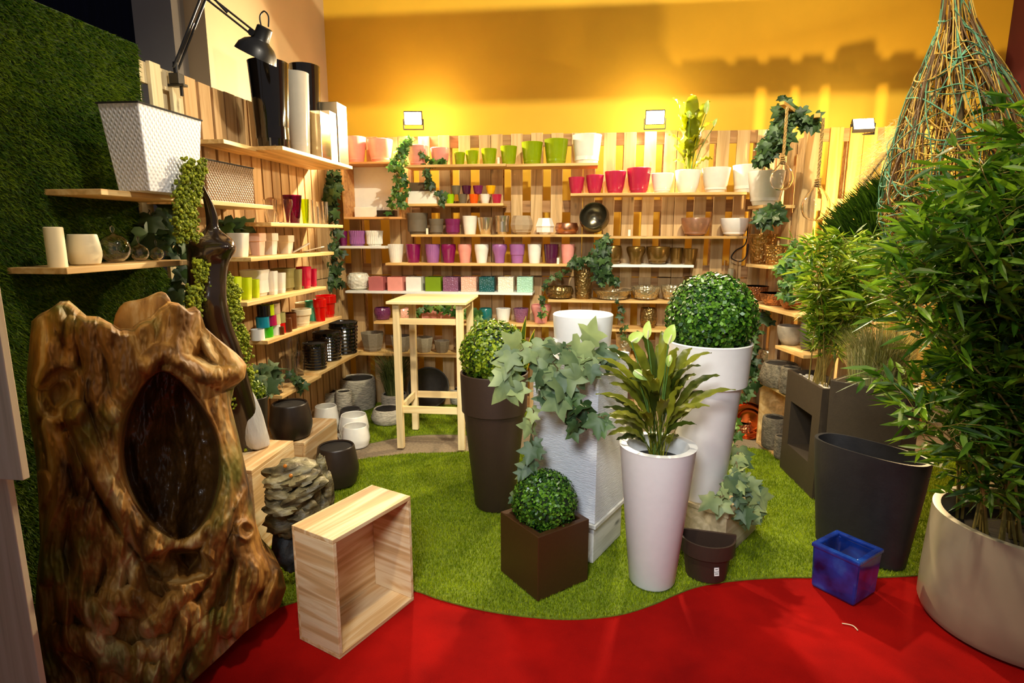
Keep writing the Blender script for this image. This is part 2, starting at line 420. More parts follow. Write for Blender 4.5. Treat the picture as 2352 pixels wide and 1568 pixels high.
# ================================================================== pallets
def make_pallet(label, w, h, nsl, wood_z, wood_c, sw, group, hook=False):
    """upright pallet: x = width, z = height, front slats face -y"""
    t = thing('pallet', label, 'pallet', group=group)
    slat0 = None
    for i in range(nsl):
        x = sw/2+(w-sw)*i/(nsl-1)
        if slat0 is None:
            slat0 = MB().box((0, 0, h/2), (sw, .02, h)).obj('slat', wood_z, t, bevel=.002); slat0.location = (x, .01, 0)
        else:
            c = slat0.copy(); COL.objects.link(c); c.parent = t; c.location = (x, .01, random.uniform(-.006, .006))
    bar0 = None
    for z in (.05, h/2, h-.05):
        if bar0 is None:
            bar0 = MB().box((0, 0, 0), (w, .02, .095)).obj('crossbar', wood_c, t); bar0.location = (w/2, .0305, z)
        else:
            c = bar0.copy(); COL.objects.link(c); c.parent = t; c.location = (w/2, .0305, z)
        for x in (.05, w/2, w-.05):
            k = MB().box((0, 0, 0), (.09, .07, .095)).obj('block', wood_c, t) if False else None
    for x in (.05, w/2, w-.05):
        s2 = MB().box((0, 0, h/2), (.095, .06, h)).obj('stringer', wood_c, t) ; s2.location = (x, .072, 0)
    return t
HP = 1.146
px_seam = [711, 920, 1129, 1338, 1548, 1757, 1966]
xs = [aty(p, 500, YB).x for p in px_seam]
names_b = ['behind the white-backed display box', 'behind the small lime green pots', 'below the largest lime pots', 'behind the crimson pots', 'behind the floodlit potted plant', 'behind the hanging glass bulbs', 'below the floodlight on the far right']
low_b = ['behind the white faceted ball pot', 'behind the bar table', 'behind the round topiary in the brown pot', 'behind the white pot on the tower', 'behind the biggest topiary ball', 'in the right corner behind the copper dishes', 'behind the bamboo at far right']
for i, x0 in enumerate(xs):
    wdt = (xs[i+1]-x0 if i < 6 else xs[i]-xs[i-1])-.004
    mat_z = W_PALLET if i < 5 else W_WARMLIT
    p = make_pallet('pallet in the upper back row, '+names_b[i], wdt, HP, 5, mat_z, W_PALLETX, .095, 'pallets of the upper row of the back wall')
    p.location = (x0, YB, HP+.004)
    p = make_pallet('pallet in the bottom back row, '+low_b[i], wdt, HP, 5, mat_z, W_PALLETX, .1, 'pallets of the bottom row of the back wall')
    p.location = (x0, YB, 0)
# left wall, front faces +X
lw = [(4.13, .8, 7, .1, W_PALLET, 'nearest the corner'), (3.32, .8, 7, .1, W_PALLET, 'below the tall black planters'), (2.96, .35, 3, .1, W_PALLET, 'behind the woven brown box'), (2.14, .81, 6, .075, W_PALE, 'pale, beside the grass wall')]
for (y0, wd, ns, sw, mz, txt) in lw:
    for row in (1, 0):
        p = make_pallet('upright pallet of the left wall, %s, %s' % ('upper row' if row else 'bottom row', txt), wd-.004, HP, ns, mz, W_PALLETX if mz is not W_PALE else W_PALE, sw, 'pallets of the left wall')
        p.location = (XL, y0, row*(HP+.004)); p.rotation_euler = (0, 0, PI/2)
# right return wall: runs towards the viewer, splayed outwards
RW = math.radians(11.4); OW = V((1.345, 4.925, 0)); dW = V((math.sin(RW), -math.cos(RW), 0)); nW = V((-math.cos(RW), -math.sin(RW), 0))
def wpt(al, off, z=0.): q = OW+dW*al+nW*off; return V((q.x, q.y, z))
def atwall(x, y, off):
    d = ray(x, y); P0 = OW+nW*off; q = C0+d*((P0-C0).dot(nW)/d.dot(nW)); return q
def along(q): return (V((q.x, q.y, 0))-OW).dot(dW)
for (al, wd, row, txt) in [(0, .62, 1, 'upper pallet of the right hand return wall, behind the big white pot'), (0, .8, 0, 'lower pallet of the right hand return wall, near the back corner'), (.81, .6, 0, 'lower pallet of the right hand return wall, behind the concrete bowl')]:
    p = make_pallet(txt, wd, HP, 5, W_PALLET, W_PALLETX, .095, 'pallets of the right return wall')
    p.location = wpt(al, 0, row*(HP*.93+.004)); p.rotation_euler = (0, 0, -PI/2+RW); p.scale = (1, 1, .93)
q = wpt(.64, -.03)
tag(MB().box((0, 0, 1.63), (.1, .03, 1.10)).obj('post', W_PALLET, loc=q, rz=RW, bevel=.002), 'tall flat wooden post at the free end of the right return wall', 'post')

# ================================================================== shelves
SHZ = {}; SHY = {}
def shelf_back(key, px0, px1, py, label, mat=None, group='pine shelves on the back wall', dep=.24, th=.02):
    yf = YB-dep-.006
    x0 = aty(px0, py, yf).x; x1 = aty(px1, py, yf).x; z = aty((px0+px1)/2, py, yf).z
    SHZ[key] = z
    return tag(MB().box(((x0+x1)/2, yf+dep/2, z-th/2), (x1-x0, dep, th)).obj('shelf', mat or W_SHX, bevel=.002), label, 'shelf', group)
def shelf_left(key, n, f, label, XF=-1.76, th=.022, group='pine shelves on the left wall', mat=None, xw=XL+.004):
    a = atx(n[0], n[1], XF); c = atx(f[0], f[1], XF); z = (a.z+c.z)/2
    SHZ[key] = z; SHY[z] = c.y+.08
    return tag(MB().box(((XF+xw)/2, (a.y+c.y)/2+.04, z-th/2), (XF-xw, abs(c.y-a.y)+.08, th)).obj('shelf', mat or W_SHY, bevel=.002), label, 'shelf', group)
WS = M('white painted shelf', srgb(236, 234, 226), .5, var=.03)
shelf_back('t1', 928, 1162, 377, 'top back shelf board under the pink and small lime pots')
shelf_back('t2', 1163, 1374, 375, 'top back shelf board under the large lime pots and a white pot')
shelf_back('b2', 930, 1156, 467, 'short back shelf holding the stacked little coloured pots')
shelf_back('b2r', 1310, 1716, 442, 'back shelf holding the crimson and white pots')
shelf_back('b3', 944, 1386, 538, 'long back shelf holding taupe, purple, silver and faceted pots')
shelf_back('b3r', 1391, 1716, 542, 'back shelf with a copper bowl and a white bowl')
shelf_back('b4l', 776, 884, 565, 'short white shelf with ribbed purple and white pots', WS)
shelf_back('b4', 885, 1318, 605, 'long back shelf holding the row of eleven tall purple, pink and white pots')
shelf_back('b4r', 1385, 1594, 608, 'white shelf holding five bronze pots', WS)
shelf_back('b5', 793, 1223, 670, 'long white shelf holding the square cube pots', WS)
shelf_back('b5r', 1258, 1700, 691, 'back shelf holding hammered metal bowls and the tall bronze vase')
shelf_back('b6', 858, 1290, 742, 'back shelf behind the bar table holding quilted and ribbed pots')
shelf_back('b6r', 1405, 1560, 757, 'short back shelf half hidden behind the biggest topiary')
shelf_back('b7', 800, 1460, 818, 'lowest back shelf holding the faceted taupe pots')
shelf_left('l1', (513, 318), (597, 342), 'empty pine shelf high on the left wall beside the white woven planter', XF=-1.86)
shelf_left('l1b', (648, 328), (800, 384), 'top left pine shelf carrying the tall glossy planters', XF=-1.70)
shelf_left('l2', (462, 460), (610, 468), 'left wall shelf carrying the brown woven box')
shelf_left('l3', (622, 508), (778, 518), 'left wall shelf carrying the clear and coloured glass vases')
shelf_left('l4', (576, 592), (756, 578), 'left wall shelf carrying white and pink pots and leaflets')
shelf_left('l5', (568, 699), (738, 656), 'left wall shelf carrying lime, white, olive and crimson square pots')
shelf_left('l6', (615, 788), (775, 724), 'left wall shelf carrying little cans, brown cans, cream and red pots')
shelf_left('l7', (648, 913), (726, 862), 'low left wall shelf carrying the clear glass cylinders')
shelf_left('l8', (733, 858), (826, 806), 'low left wall shelf carrying the black ribbed pots')
shelf_left('g1', (231, 432), (413, 451), 'pine shelf on the grass wall under the white woven planter', group='shelves on the grass wall')
shelf_left('g2', (153, 618), (413, 596), 'pine shelf on the grass wall holding candle and glass baubles', group='shelves on the grass wall')
def shelf_right(key, n, f, label, th=.022, dep=.24):
    a = atwall(n[0], n[1], dep); c = atwall(f[0], f[1], dep); z = (a.z+c.z)/2; SHZ[key] = z
    la, lc = along(a), along(c)
    return tag(MB().box((0, 0, -th/2), (dep-.006, abs(la-lc), th)).obj('shelf', W_SHY, loc=wpt((la+lc)/2, dep/2+.002, z), rz=RW, bevel=.002), label, 'shelf', 'shelves on the right return wall')
shelf_right('r1', (1752, 473), (1717, 471), 'upper shelf on the right return wall under the big white pot')
shelf_right('r2', (1758, 611), (1713, 604), 'shelf on the right return wall holding two hammered gold pots')
shelf_right('r3', (1826, 724), (1700, 688), 'shelf on the right return wall holding three copper dishes')
shelf_right('r4', (1845, 818), (1780, 790), 'shelf on the right return wall holding the pale concrete bowl')
# ================================================================== pots
PROF = {
 'taper': [(.70, 0), (.74, .03), (1, .98), (1, 1)],
 'tub': [(.64, 0), (.70, .05), (.84, .35), (.95, .75), (1, .97), (1, 1)],
 'deep': [(.72, 0), (.76, .04), (.88, .5), (.98, .97), (1, 1)],
 'mini': [(.62, 0), (.70, .06), (.86, .5), (.97, .96), (1, 1)],
 'bowl': [(.46, 0), (.62, .06), (.82, .3), (.95, .65), (1, .97), (.99, 1)],
 'lowbowl': [(.5, 0), (.72, .06), (.95, .35), (1, .6), (.95, .85), (.9, 1)],
 'ball': [(.5, 0), (.68, .06), (.9, .25), (1, .5), (.94, .78), (.78, .97), (.76, 1)],
 'round': [(.62, 0), (.76, .08), (.95, .35), (1, .6), (.96, .85), (.90, 1)],
 'belly': [(.70, 0), (.86, .05), (.98, .3), (1, .45), (.92, .75), (.84, .98), (.83, 1)],
 'curvy': [(.62, 0), (.64, .15), (.70, .4), (.92, .68), (1, .86), (.97, .96), (.93, 1)],
 'step': [(.70, 0), (.80, .42), (.88, .45), (1, .97), (1, 1)],
 'band': [(.70, 0), (.86, .45), (.97, .7), (1, .75), (.99, .97), (.98, 1)],
 'cyl': [(.95, 0), (1, .02), (1, .98), (1, 1)],
 'cone': [(.60, 0), (.62, .02), (1, .97), (1, 1)],
 'flange': [(.70, 0), (.86, .66), (.87, .68), (.96, .69), (1, .98), (1, 1)],
 'terra': [(.68, 0), (.86, .64), (.98, .66), (1, .99), (1, 1)],
 'vase': [(.72, 0), (.76, .05), (.90, .5), (1, .78), (.97, .92), (.86, 1)],
 'dish': [(.35, 0), (.5, .08), (.8, .5), (.97, .93), (1, 1)],
 'ribbed': [(.80, 0), (.86, .02)]+[(.88+.12*min(1, (k//2)/7)-(.055 if k % 2 else 0), .05+k*.056) for k in range(16)]+[(.97, .96), (1, 1)],
 'stone': [(.80, 0), (.92, .05), (.97, .2), (1, .5), (1, .9), (.97, .98), (.94, 1)],
 'facet': [(.55, 0), (1, .52), (.72, 1)],
}
SHADE_LINED = {'grey bark stone', 'dark brown matt ceramic', 'dark mottled stone', 'slate glaze', 'maroon glaze', 'black ribbed glaze'}
def locate(px0, px1, yt, yb, plane, val, z=None, kb=.8, kt=1.):
    cx = (px0+px1)/2
    if plane == 'z':
        P = atz(cx, yb, val)
        hd = V((P.x, P.y, 0)).normalized(); B = P.copy(); P = B
        for _ in range(3):
            q = P-C0; d = q.dot(FW); lat = q.dot(RT)/d
            r = (px1-px0)/2*d/F/math.sqrt(1+lat*lat); P = B+hd*r*kb
        z0 = val
    else:
        P = aty(cx, yb, val) if plane == 'y' else atx(cx, yb, val)
        q = P-C0; d = q.dot(FW); lat = q.dot(RT)/d
        r = (px1-px0)/2*d/F/math.sqrt(1+lat*lat); z0 = P.z if z is None else z
    if plane == 'x' and z is not None and z in SHY and P.y > SHY[z]-.8*r: P.y = SHY[z]-.8*r
    D = math.hypot(P.x, P.y); rt = ray(cx, yt); hl = math.hypot(rt.x, rt.y)
    zt = CAMZ+rt.z/hl*D
    D2 = D-r*kt if zt > CAMZ else D+r*kt
    zt = CAMZ+rt.z/hl*D2
    return V((P.x, P.y, z0)), r, zt-z0
def pot_prof(shape, r, h, wall=.007, fill=None):
    p = [(a*r, b*h) for a, b in PROF[shape]]
    top = p[-1][0]; wall = min(wall, r*.2)
    inner = [(max(a-wall, .001), b) for a, b in reversed(p[:-1]) if b > .12*h]
    zf = .13*h if fill is None else fill*h
    inner = [q for q in inner if q[1] > zf]
    # radius at the fill level
    ra = next((a for a, b in p if b >= zf), p[0][0])-wall
    return p+[(top-wall*.35, h+wall*.35 if wall < .02 else h), (top-wall, h-.001)]+inner+[(max(ra, .002), zf), (0, zf)]
def pot(label, px0, px1, yt, yb, shape, mat, plane='y', val=4.82, z=None, group=None, name='flower_pot', cat='pot', n=32, wall=.007, ribs=0, amp=.03, squ=0., rz=0., flat=False, kb=.8, fill=None, parent=None, hk=1.):
    P, r, h = locate(px0, px1, yt, yb, plane, val, z, kb); h *= hk
    if squ: r *= .86
    m = MB()
    if ribs: n = ribs*4
    m.lathe(pot_prof(shape, r, h, wall, fill), n, ribs=ribs, amp=amp, squ=squ)
    o = m.obj(name, mat, smooth=not flat, loc=P, rz=rz)
    tag(o, label, cat, group); o['_r'] = r; o['_h'] = h
    if mat.name in SHADE_LINED and not squ and not flat:
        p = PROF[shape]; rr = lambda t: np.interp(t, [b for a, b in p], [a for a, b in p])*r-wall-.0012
        MB().lathe([(max(.001, rr(t)), t*h) for t in (.97, .85, .7, .5, .35)]+[(0, .34*h)], n).obj('interior', SOIL_SHADE, o, True)  # dark sheet stands in for the shade inside the pot
    return o
def cube_pot(label, px0, px1, yt, yb, mat, plane='y', val=4.8, z=None, group=None, name='square_pot', taper=1., wall=.006, rz=0., depth_=None, cat='pot'):
    P, r, h = locate(px0, px1, yt, yb, plane, val, z, kt=0.)
    w = r; d = depth_/2 if depth_ else r
    wb, db = w*taper, d*taper
    m = MB()
    vs = [(-wb, -db, 0), (wb, -db, 0), (wb, db, 0), (-wb, db, 0), (-w, -d, h), (w, -d, h), (w, d, h), (-w, d, h)]
    a, b2 = w-wall, d-wall
    vs += [(-a, -b2, h), (a, -b2, h), (a, b2, h), (-a, b2, h), (-a*taper, -b2*taper, .1*h), (a*taper, -b2*taper, .1*h), (a*taper, b2*taper, .1*h), (-a*taper, b2*taper, .1*h)]
    fs = [(3, 2, 1, 0)]
    for i in range(4):
        j = (i+1) % 4
        fs += [(i, j, j+4, i+4), (i+4, j+4, j+8, i+8), (i+8, j+8, j+12, i+12)]
    fs.append((12, 13, 14, 15))
    m.add(vs, fs)
    o = m.obj(name, mat, loc=P, rz=rz, bevel=.003)
    return tag(o, label, cat, group)
def gl(name, rgb, **k): return M(name, srgb(*rgb), k.pop('rough', .22), coat=.3, var=.04, **k)
C_LIME = gl('lime glaze', (138, 158, 6)); C_PINK = gl('pink glaze', (234, 154, 142)); C_CRIM = gl('crimson glaze', (184, 36, 70)); C_LIL = gl('lilac glaze', (156, 96, 158), rough=.35)
C_PUR = gl('purple glaze', (118, 26, 86), rough=.35); C_DPUR = gl('dark purple glaze', (74, 18, 56)); C_MAG = gl('magenta glaze', (128, 14, 82)); C_TAU = M('taupe matt', srgb(104, 92, 76), .6, var=.06)
C_GREY = gl('grey glaze', (112, 102, 84)); C_ORG = gl('orange glaze', (236, 92, 8)); C_YEL = gl('yellow glaze', (244, 180, 8)); C_LG = gl('bright lime glaze', (164, 214, 10))
C_TG = gl('taupe gloss', (176, 152, 122)); C_ROSE = gl('dusty rose glaze', (186, 104, 104), rough=.4); C_GRN = gl('leaf green glaze', (118, 146, 10), rough=.4)
DOT = dict(bump=.9, tex='voronoi', bscale=70, dist=.004)
C_DM = gl('mauve dotted', (134, 84, 112), **DOT); C_DP = gl('pink dotted', (240, 182, 158), **DOT); C_DT = gl('teal dotted', (22, 84, 84), **DOT); C_DW = gl('white dotted', (240, 226, 204), **DOT); C_DMI = gl('mint dotted', (166, 208, 182), **DOT)
C_TEAL = gl('teal glaze', (28, 104, 100)); C_QP = gl('quilted purple', (104, 44, 82), **DOT); C_QPK = gl('quilted pink', (238, 178, 152), **DOT)
SILV = M('polished silver', srgb(214, 198, 172), .2, .9, var=.05); COPP = M('brushed copper', srgb(196, 134, 100), .34, 1., var=.08, scale=8); BRON = M('bronze glaze', srgb(124, 92, 42), .3, .75, var=.15, scale=120, coat=.3)
HAMB = M('hammered bronze', srgb(150, 122, 74), .3, .85, bump=1., tex='voronoi', bscale=55, var=.15, dist=.006)
HAMS = M('hammered silver', srgb(206, 190, 156), .32, .8, bump=1., tex='voronoi', bscale=48, var=.2, dist=.008)
HAMG = M('hammered gold', srgb(176, 136, 78), .34, .9, bump=1., tex='voronoi', bscale=60, var=.2, dist=.008)
HAMC = M('hammered copper', srgb(170, 116, 78), .35, .85, bump=1., tex='voronoi', bscale=70, var=.25, dist=.008)
COPI = M('bright copper', srgb(206, 104, 52), .2, 1., var=.1)
COPR = M('rose copper glaze', srgb(172, 126, 100), .3, .5, var=.08, scale=120, coat=.3)
FACT = M('faceted stone taupe', srgb(124, 110, 88), .7, bump=.3, scale=60, var=.12)
FACL = M('faceted stone light', srgb(158, 146, 122), .7, bump=.3, scale=60, var=.1)
STON = M('grey bark stone', srgb(186, 176, 156), .85, bump=1., scale=26, var=.4, bscale=40, stretch=(1, 1, 5), dist=.012)
STOND = M('dark mottled stone', srgb(104, 94, 76), .85, bump=1., scale=40, var=.45, bscale=80, dist=.01)
CONC = M('pale concrete', srgb(158, 148, 130), .85, bump=.5, scale=30, var=.14)
BLKG = M('black ribbed glaze', srgb(14, 12, 10), .1, coat=.6, var=.1)
BRNM = M('dark brown matt ceramic', srgb(40, 30, 24), .38, var=.08, bump=.1, scale=40)
S = SHZ
# ---- top shelf
G = 'pink pots on the top back shelf'
# the white backed display box with its pine frame
yf = YB-.25
xa, xb = aty(786, 440, yf).x, aty(920, 440, yf).x; za, zb = aty(850, 503, yf).z, aty(850, 371, yf).z
t = thing('display_box', 'wooden display box with a white back panel, mounted left on the back wall', 'display box', ((xa+xb)/2, yf+.122, za))
wd, ht = xb-xa, zb-za
fm = wood('box rim wood', srgb(200, 138, 78), srgb(220, 164, 100), 0, 6, .6, .1)
for nm, c, s in [('bottom_board', (0, 0, .009), (wd, .24, .018)), ('top_board', (0, 0, ht-.009), (wd, .24, .018)), ('side_board', (-wd/2+.009, 0, ht/2), (.018, .24, ht-.036)), ('side_board', (wd/2-.009, 0, ht/2), (.018, .24, ht-.036))]:
    MB().box(c, s).obj(nm, fm, t, bevel=.002)
MB().box((0, .1, ht/2), (wd-.037, .01, ht-.037)).obj('back_panel', WHITE, t)
bz = za+.018; S['box'] = zb
cube_pot('white rectangular trough standing inside the white-backed display box', 818, 872, 476, 500, WHITEG, val=4.86, z=bz, name='planter_trough', depth_=.1, cat='planter')
cube_pot('small black trough standing inside the white-backed display box', 868, 911, 483, 500, gl('black glaze', (34, 28, 24)), val=4.78, z=bz, name='planter_trough', depth_=.08, cat='planter')
pot('pink pot partly hidden behind the glass vase box, on the display box', 795, 843, 312, 370, 'tub', C_PINK, z=S['box'], group=G)
pot('wide pink pot on the right end of the white-backed display box', 845, 904, 317, 370, 'tub', C_PINK, z=S['box'], group=G)
pot('pale pink pot just right of the glowing ivy on the top shelf', 935, 985, 332, 376, 'tub', C_PINK, z=S['t1'], group=G)
pot('shorter pale pink pot beside the smallest lime pot on the top shelf', 989, 1034, 338, 376, 'tub', C_PINK, z=S['t1'], group=G)
G = 'lime green pots on the top back shelf'
for a, c, yt, l in [(1043, 1069, 349, 'smallest lime green pot of the graded row on the top shelf'), (1069, 1100, 345, 'second smallest lime green pot of the graded row on the top shelf'), (1105, 1142, 340, 'third lime green pot from the left of the graded row'), (1149, 1188, 334, 'fourth lime green pot from the left of the graded row'), (1197, 1247, 324, 'second largest lime green pot of the graded row'), (1249, 1305, 317, 'largest lime green pot, beside the white pot on the top shelf')]:
    pot(l, a, c, yt, 374, 'deep', C_LIME, z=S['t1' if a < 1160 else 't2'], group=G)
pot('large white pot at the right end of the top back shelf', 1313, 1381, 306, 374, 'deep', WHITEG, z=S['t2'])
# ---- little pots, two layers
cube_pot('white rectangular trough at the left end of the shelf of little pots', 940, 1008, 440, 466, WHITEG, z=S['b2'], name='planter_trough', depth_=.12, cat='planter')
zt2 = S['b2']+(aty(974, 440, 4.82).z-aty(974, 466, 4.82).z)
cube_pot('dark brown wooden trough stacked on the white trough', 944, 999, 420, 439, M('dark trough wood', srgb(88, 68, 44), .7, var=.2, stretch=(1, 1, 8)), z=zt2+.001, name='planter_trough', depth_=.1, cat='planter')
G = 'little coloured pots stacked on the short shelf'
low = [(1022, 1045, C_LG, 'bright lime'), (1052, 1074, C_GREY, 'grey'), (1077, 1100, C_ORG, 'orange'), (1102, 1126, WHITEG, 'white'), (1129, 1153, C_CRIM, 'crimson')]
hz = 0
for a, c, mt, l in low:
    o = pot('little %s pot in the bottom layer of the stacked little pots' % l, a, c, 446, 466, 'mini', mt, z=S['b2'], group=G, name='little_pot'); hz = o['_h']
for a, c, mt, l in [(1036, 1059, C_GREY, 'grey'), (1060, 1083, C_DPUR, 'dark plum'), (1086, 1110, C_PUR, 'purple'), (1116, 1139, C_YEL, 'yellow')]:
    pot('little %s pot in the upper layer of the stacked little pots' % l, a, c, 426, 446, 'mini', mt, z=S['b2']+hz+.004, group=G, name='little_pot')
# ---- crimson row
G = 'crimson pots on the back shelf'
for a, c, yt, l in [(1305, 1342, 406, 'smallest crimson pot at the left end of the crimson row'), (1345, 1386, 401, 'second crimson pot, slightly larger, in the crimson row'), (1388, 1437, 392, 'third crimson pot of the crimson row'), (1438, 1494, 384, 'largest crimson pot, next to a white pot')]:
    pot(l, a, c, yt, 441, 'tub', C_CRIM, z=S['b2r'], group=G)
G = 'white pots beside the crimson row'
pot('low white pot right of the largest crimson pot', 1494, 1546, 397, 441, 'tub', WHITEG, z=S['b2r'], group=G)
WP_PLANT = pot('white pot holding the floodlit spathiphyllum on the back wall', 1548, 1608, 389, 441, 'tub', WHITEG, z=S['b2r'], group=G, fill=.8)
pot('white pot right of the potted plant on the crimson row shelf', 1609, 1676, 383, 441, 'tub', WHITEG, z=S['b2r'], group=G)
pot('tall white pot at the right end of the crimson row shelf, in half shade', 1678, 1748, 377, 441, 'deep', WHITEG, z=S['b2r'], group=G)
# ---- third row
G = 'mixed pots on the third back shelf'
pot('large dark taupe pot at the left end of the third shelf', 935, 984, 489, 537, 'taper', C_TAU, z=S['b3'], group=G)
pot('smaller dark taupe pot right of the large one on the third shelf', 985, 1020, 503, 537, 'taper', C_TAU, z=S['b3'], group=G)
pot('short purple pot between taupe and white pots on the third shelf', 1022, 1058, 503, 537, 'taper', C_PUR, z=S['b3'], group=G)
pot('plain white pot beside the silver pots on the third shelf', 1062, 1097, 496, 537, 'deep', WHITEG, z=S['b3'], group=G)
pot('polished silver pot with rounded base on the third shelf', 1097, 1134, 499, 537, 'tub', SILV, z=S['b3'], group=G)
pot('tall conical polished silver pot on the third shelf', 1136, 1171, 495, 537, 'cone', SILV, z=S['b3'], group=G)
pot('large faceted taupe glossy pot on the third shelf', 1172, 1224, 495, 537, 'ball', C_TG, z=S['b3'], group=G, n=9, flat=True)
pot('faceted white angular pot on the third shelf', 1229, 1273, 501, 537, 'facet', WHITEG, z=S['b3'], group=G, n=7, flat=True)
pot('low shiny copper bowl beside the tilted silver bowl', 1275, 1328, 512, 537, 'lowbowl', COPP, z=S['b3'], group=G, name='bowl', cat='bowl')
# tilted silver bowl
r = 36*depth(aty(1366, 505, 4.82))/F
P = aty(1366, 505, 4.78); P.z = S['b3']+r*.98
pr = [(0, -.82), (.45, -.78), (.78, -.5), (.97, -.1), (1, .2), (.94, .5), (.9, .56), (.86, .5), (.9, .2), (.87, -.1), (.7, -.42), (.4, -.66), (0, -.7)]
R = Matrix.Rotation(math.radians(68), 3, 'X') @ Matrix.Rotation(0, 3, 'Z')
R = Matrix.Rotation(math.radians(-14), 3, 'Z') @ R
tag(MB().lathe([(a*r*.95, b*r*.95) for a, b in pr], 40, rot=R).obj('bowl', M('pewter bowl', srgb(120, 112, 92), .25, .9, var=.1), smooth=True, loc=P), 'big pewter bowl tipped on its side, opening facing the room', 'bowl')
pot('wide coppery bronze bowl alone on the right back shelf', 1562, 1631, 500, 542, 'bowl', COPR, z=S['b3r'], name='bowl', cat='bowl')
pot('wide glossy white bowl at the right end of the bowl shelf', 1651, 1720, 501, 542, 'bowl', M('white gloss', srgb(232, 224, 220), .15, var=.03, coat=.5), z=S['b3r'], name='bowl', cat='bowl')
# ---- fourth row
G = 'pots on the short white shelf'
pot('purple pot half hidden by ivy on the short white shelf', 776, 800, 531, 564, 'taper', C_PUR, z=S['b4l'], group=G)
pot('ribbed lilac pot in the middle of the short white shelf', 802, 841, 530, 564, 'taper', C_LIL, z=S['b4l'], ribs=26, group=G)
pot('ribbed white pot at the right end of the short white shelf', 841, 881, 530, 564, 'taper', WHITEG, z=S['b4l'], ribs=26, group=G)
G = 'tall pots in the row of eleven'
for a, c, sh, mt, rb, l in [(892, 928, 'deep', WHITEG, 24, 'ribbed white pot at the left end of the eleven-pot row'), (932, 968, 'deep', C_MAG, 0, 'smooth purple pot second from left in the eleven-pot row'), (977, 1012, 'deep', C_LIL, 24, 'ribbed lilac pot third from left in the eleven-pot row'), (1014, 1048, 'band', C_MAG, 0, 'magenta banded pot fourth from left in the eleven-pot row'), (1052, 1084, 'band', C_PINK, 0, 'pale pink banded pot left of the smooth white banded one'), (1090, 1123, 'band', WHITEG, 0, 'white banded pot in the middle of the eleven-pot row'), (1130, 1165, 'curvy', C_LIL, 0, 'lilac curvy-sided pot right of the white banded pot'), (1170, 1206, 'step', C_LIL, 0, 'lilac pot with a stepped waist in the eleven-pot row'), (1211, 1244, 'deep', WHITEG, 0, 'smooth white pot left of the dark plum pot'), (1248, 1283, 'deep', C_DPUR, 0, 'dark plum pot second from right in the eleven-pot row'), (1287, 1320, 'deep', C_PINK, 0, 'smooth pink pot at the right end of the eleven-pot row')]:
    pot(l, a, c, 561, 604, sh, mt, z=S['b4'], group=G, ribs=rb, amp=.02)
G = 'bronze pots on the white shelf'
pot('rounded bronze pot at the left end of the white bronze-pot shelf', 1383, 1428, 564, 607, 'round', BRON, z=S['b4r'], group=G)
pot('curvy waisted bronze pot second on the bronze-pot shelf', 1437, 1482, 566, 607, 'curvy', BRON, z=S['b4r'], group=G)
pot('wide bowl-shaped bronze pot in the middle of the bronze-pot shelf', 1482, 1538, 566, 607, 'bowl', BRON, z=S['b4r'], group=G)
pot('straight bronze pot fourth on the bronze-pot shelf', 1536, 1569, 569, 607, 'deep', BRON, z=S['b4r'], group=G, val=4.85)
pot('straight bronze pot at the right end of the bronze-pot shelf', 1566, 1602, 571, 607, 'deep', BRON, z=S['b4r'], group=G, val=4.79)
# ---- cubes
GOLF = M('white golf glaze', srgb(232, 226, 208), .35, bump=1., tex='voronoi', bscale=38, var=.04, dist=.008)
pot('white dimpled ball pot at the left end of the cube-pot shelf', 797, 852, 626, 669, 'ball', GOLF, z=S['b5'], name='ball_pot')
G = 'square cube pots on the white shelf'
for a, c, mt, l in [(852, 887, C_ROSE, 'dusty rose'), (895, 931, C_PINK, 'plain pale pink'), (937, 973, WHITEG, 'plain white'), (981, 1017, C_GRN, 'olive green'), (1021, 1056, C_DM, 'mauve dotted'), (1062, 1097, C_DP, 'pale pink dotted'), (1103, 1138, C_DT, 'dark teal dotted'), (1146, 1181, C_DW, 'white dotted'), (1189, 1225, C_DMI, 'mint green dotted')]:
    cube_pot('%s cube pot on the long white shelf' % l, a, c, 635, 669, mt, z=S['b5'], group=G)
# ---- metal bowls
G = 'hammered metal bowls on the back shelf'
pot('squat hammered bronze bowl with ivy trailing at its left', 1252, 1317, 655, 690, 'lowbowl', HAMB, z=S['b5r'], group=G, name='bowl', cat='bowl')
pot('tall hammered bronze vase overhung by dark ivy', 1316, 1361, 609, 690, 'vase', HAMB, z=S['b5r'], name='vase', cat='vase')
pot('wide shallow silver bowl with a shell pattern', 1360, 1452, 661, 690, 'dish', HAMS, z=S['b5r'], group=G, name='bowl', cat='bowl')
pot('deep silver bowl with a net pattern', 1448, 1516, 655, 690, 'bowl', HAMS, z=S['b5r'], group=G, name='bowl', cat='bowl')
pot('silver bowl half hidden left of the biggest topiary', 1516, 1566, 653, 690, 'bowl', HAMS, z=S['b5r'], group=G, name='bowl', cat='bowl')
pot('tall silver pot peeking out above the biggest topiary', 1566, 1626, 634, 690, 'round', HAMB, z=S['b5r'], name='flower_pot')
def hurricane(label, px0, px1, yt, ymid, yb, val, z, candle=True, plane='y'):
    P, r, h = locate(px0, px1, ymid, yb, plane, val, z, kt=0)
    P2, r2, h2 = locate(px0, px1, yt, yb, plane, val, z, kt=0)
    t = thing('hurricane_lantern', label, 'candle holder', P)
    MB().lathe([(r*.92, 0), (r, .01), (r, h), (r*.8, h+.001), (0, h)], 32).obj('base', HAMS, t, True)
    rg = r*.88
    MB().lathe([(rg-.004, h+.002), (rg, h+.002), (rg, h2), (rg-.004, h2), (rg-.004, h+.003)], 32).obj('glass_cylinder', CLEAR, t, True)
    if candle: MB().lathe([(r*.36, h+.001), (r*.36, h2*.8), (0, h2*.8)], 20).obj('candle', CREAM, t, True)
    return t
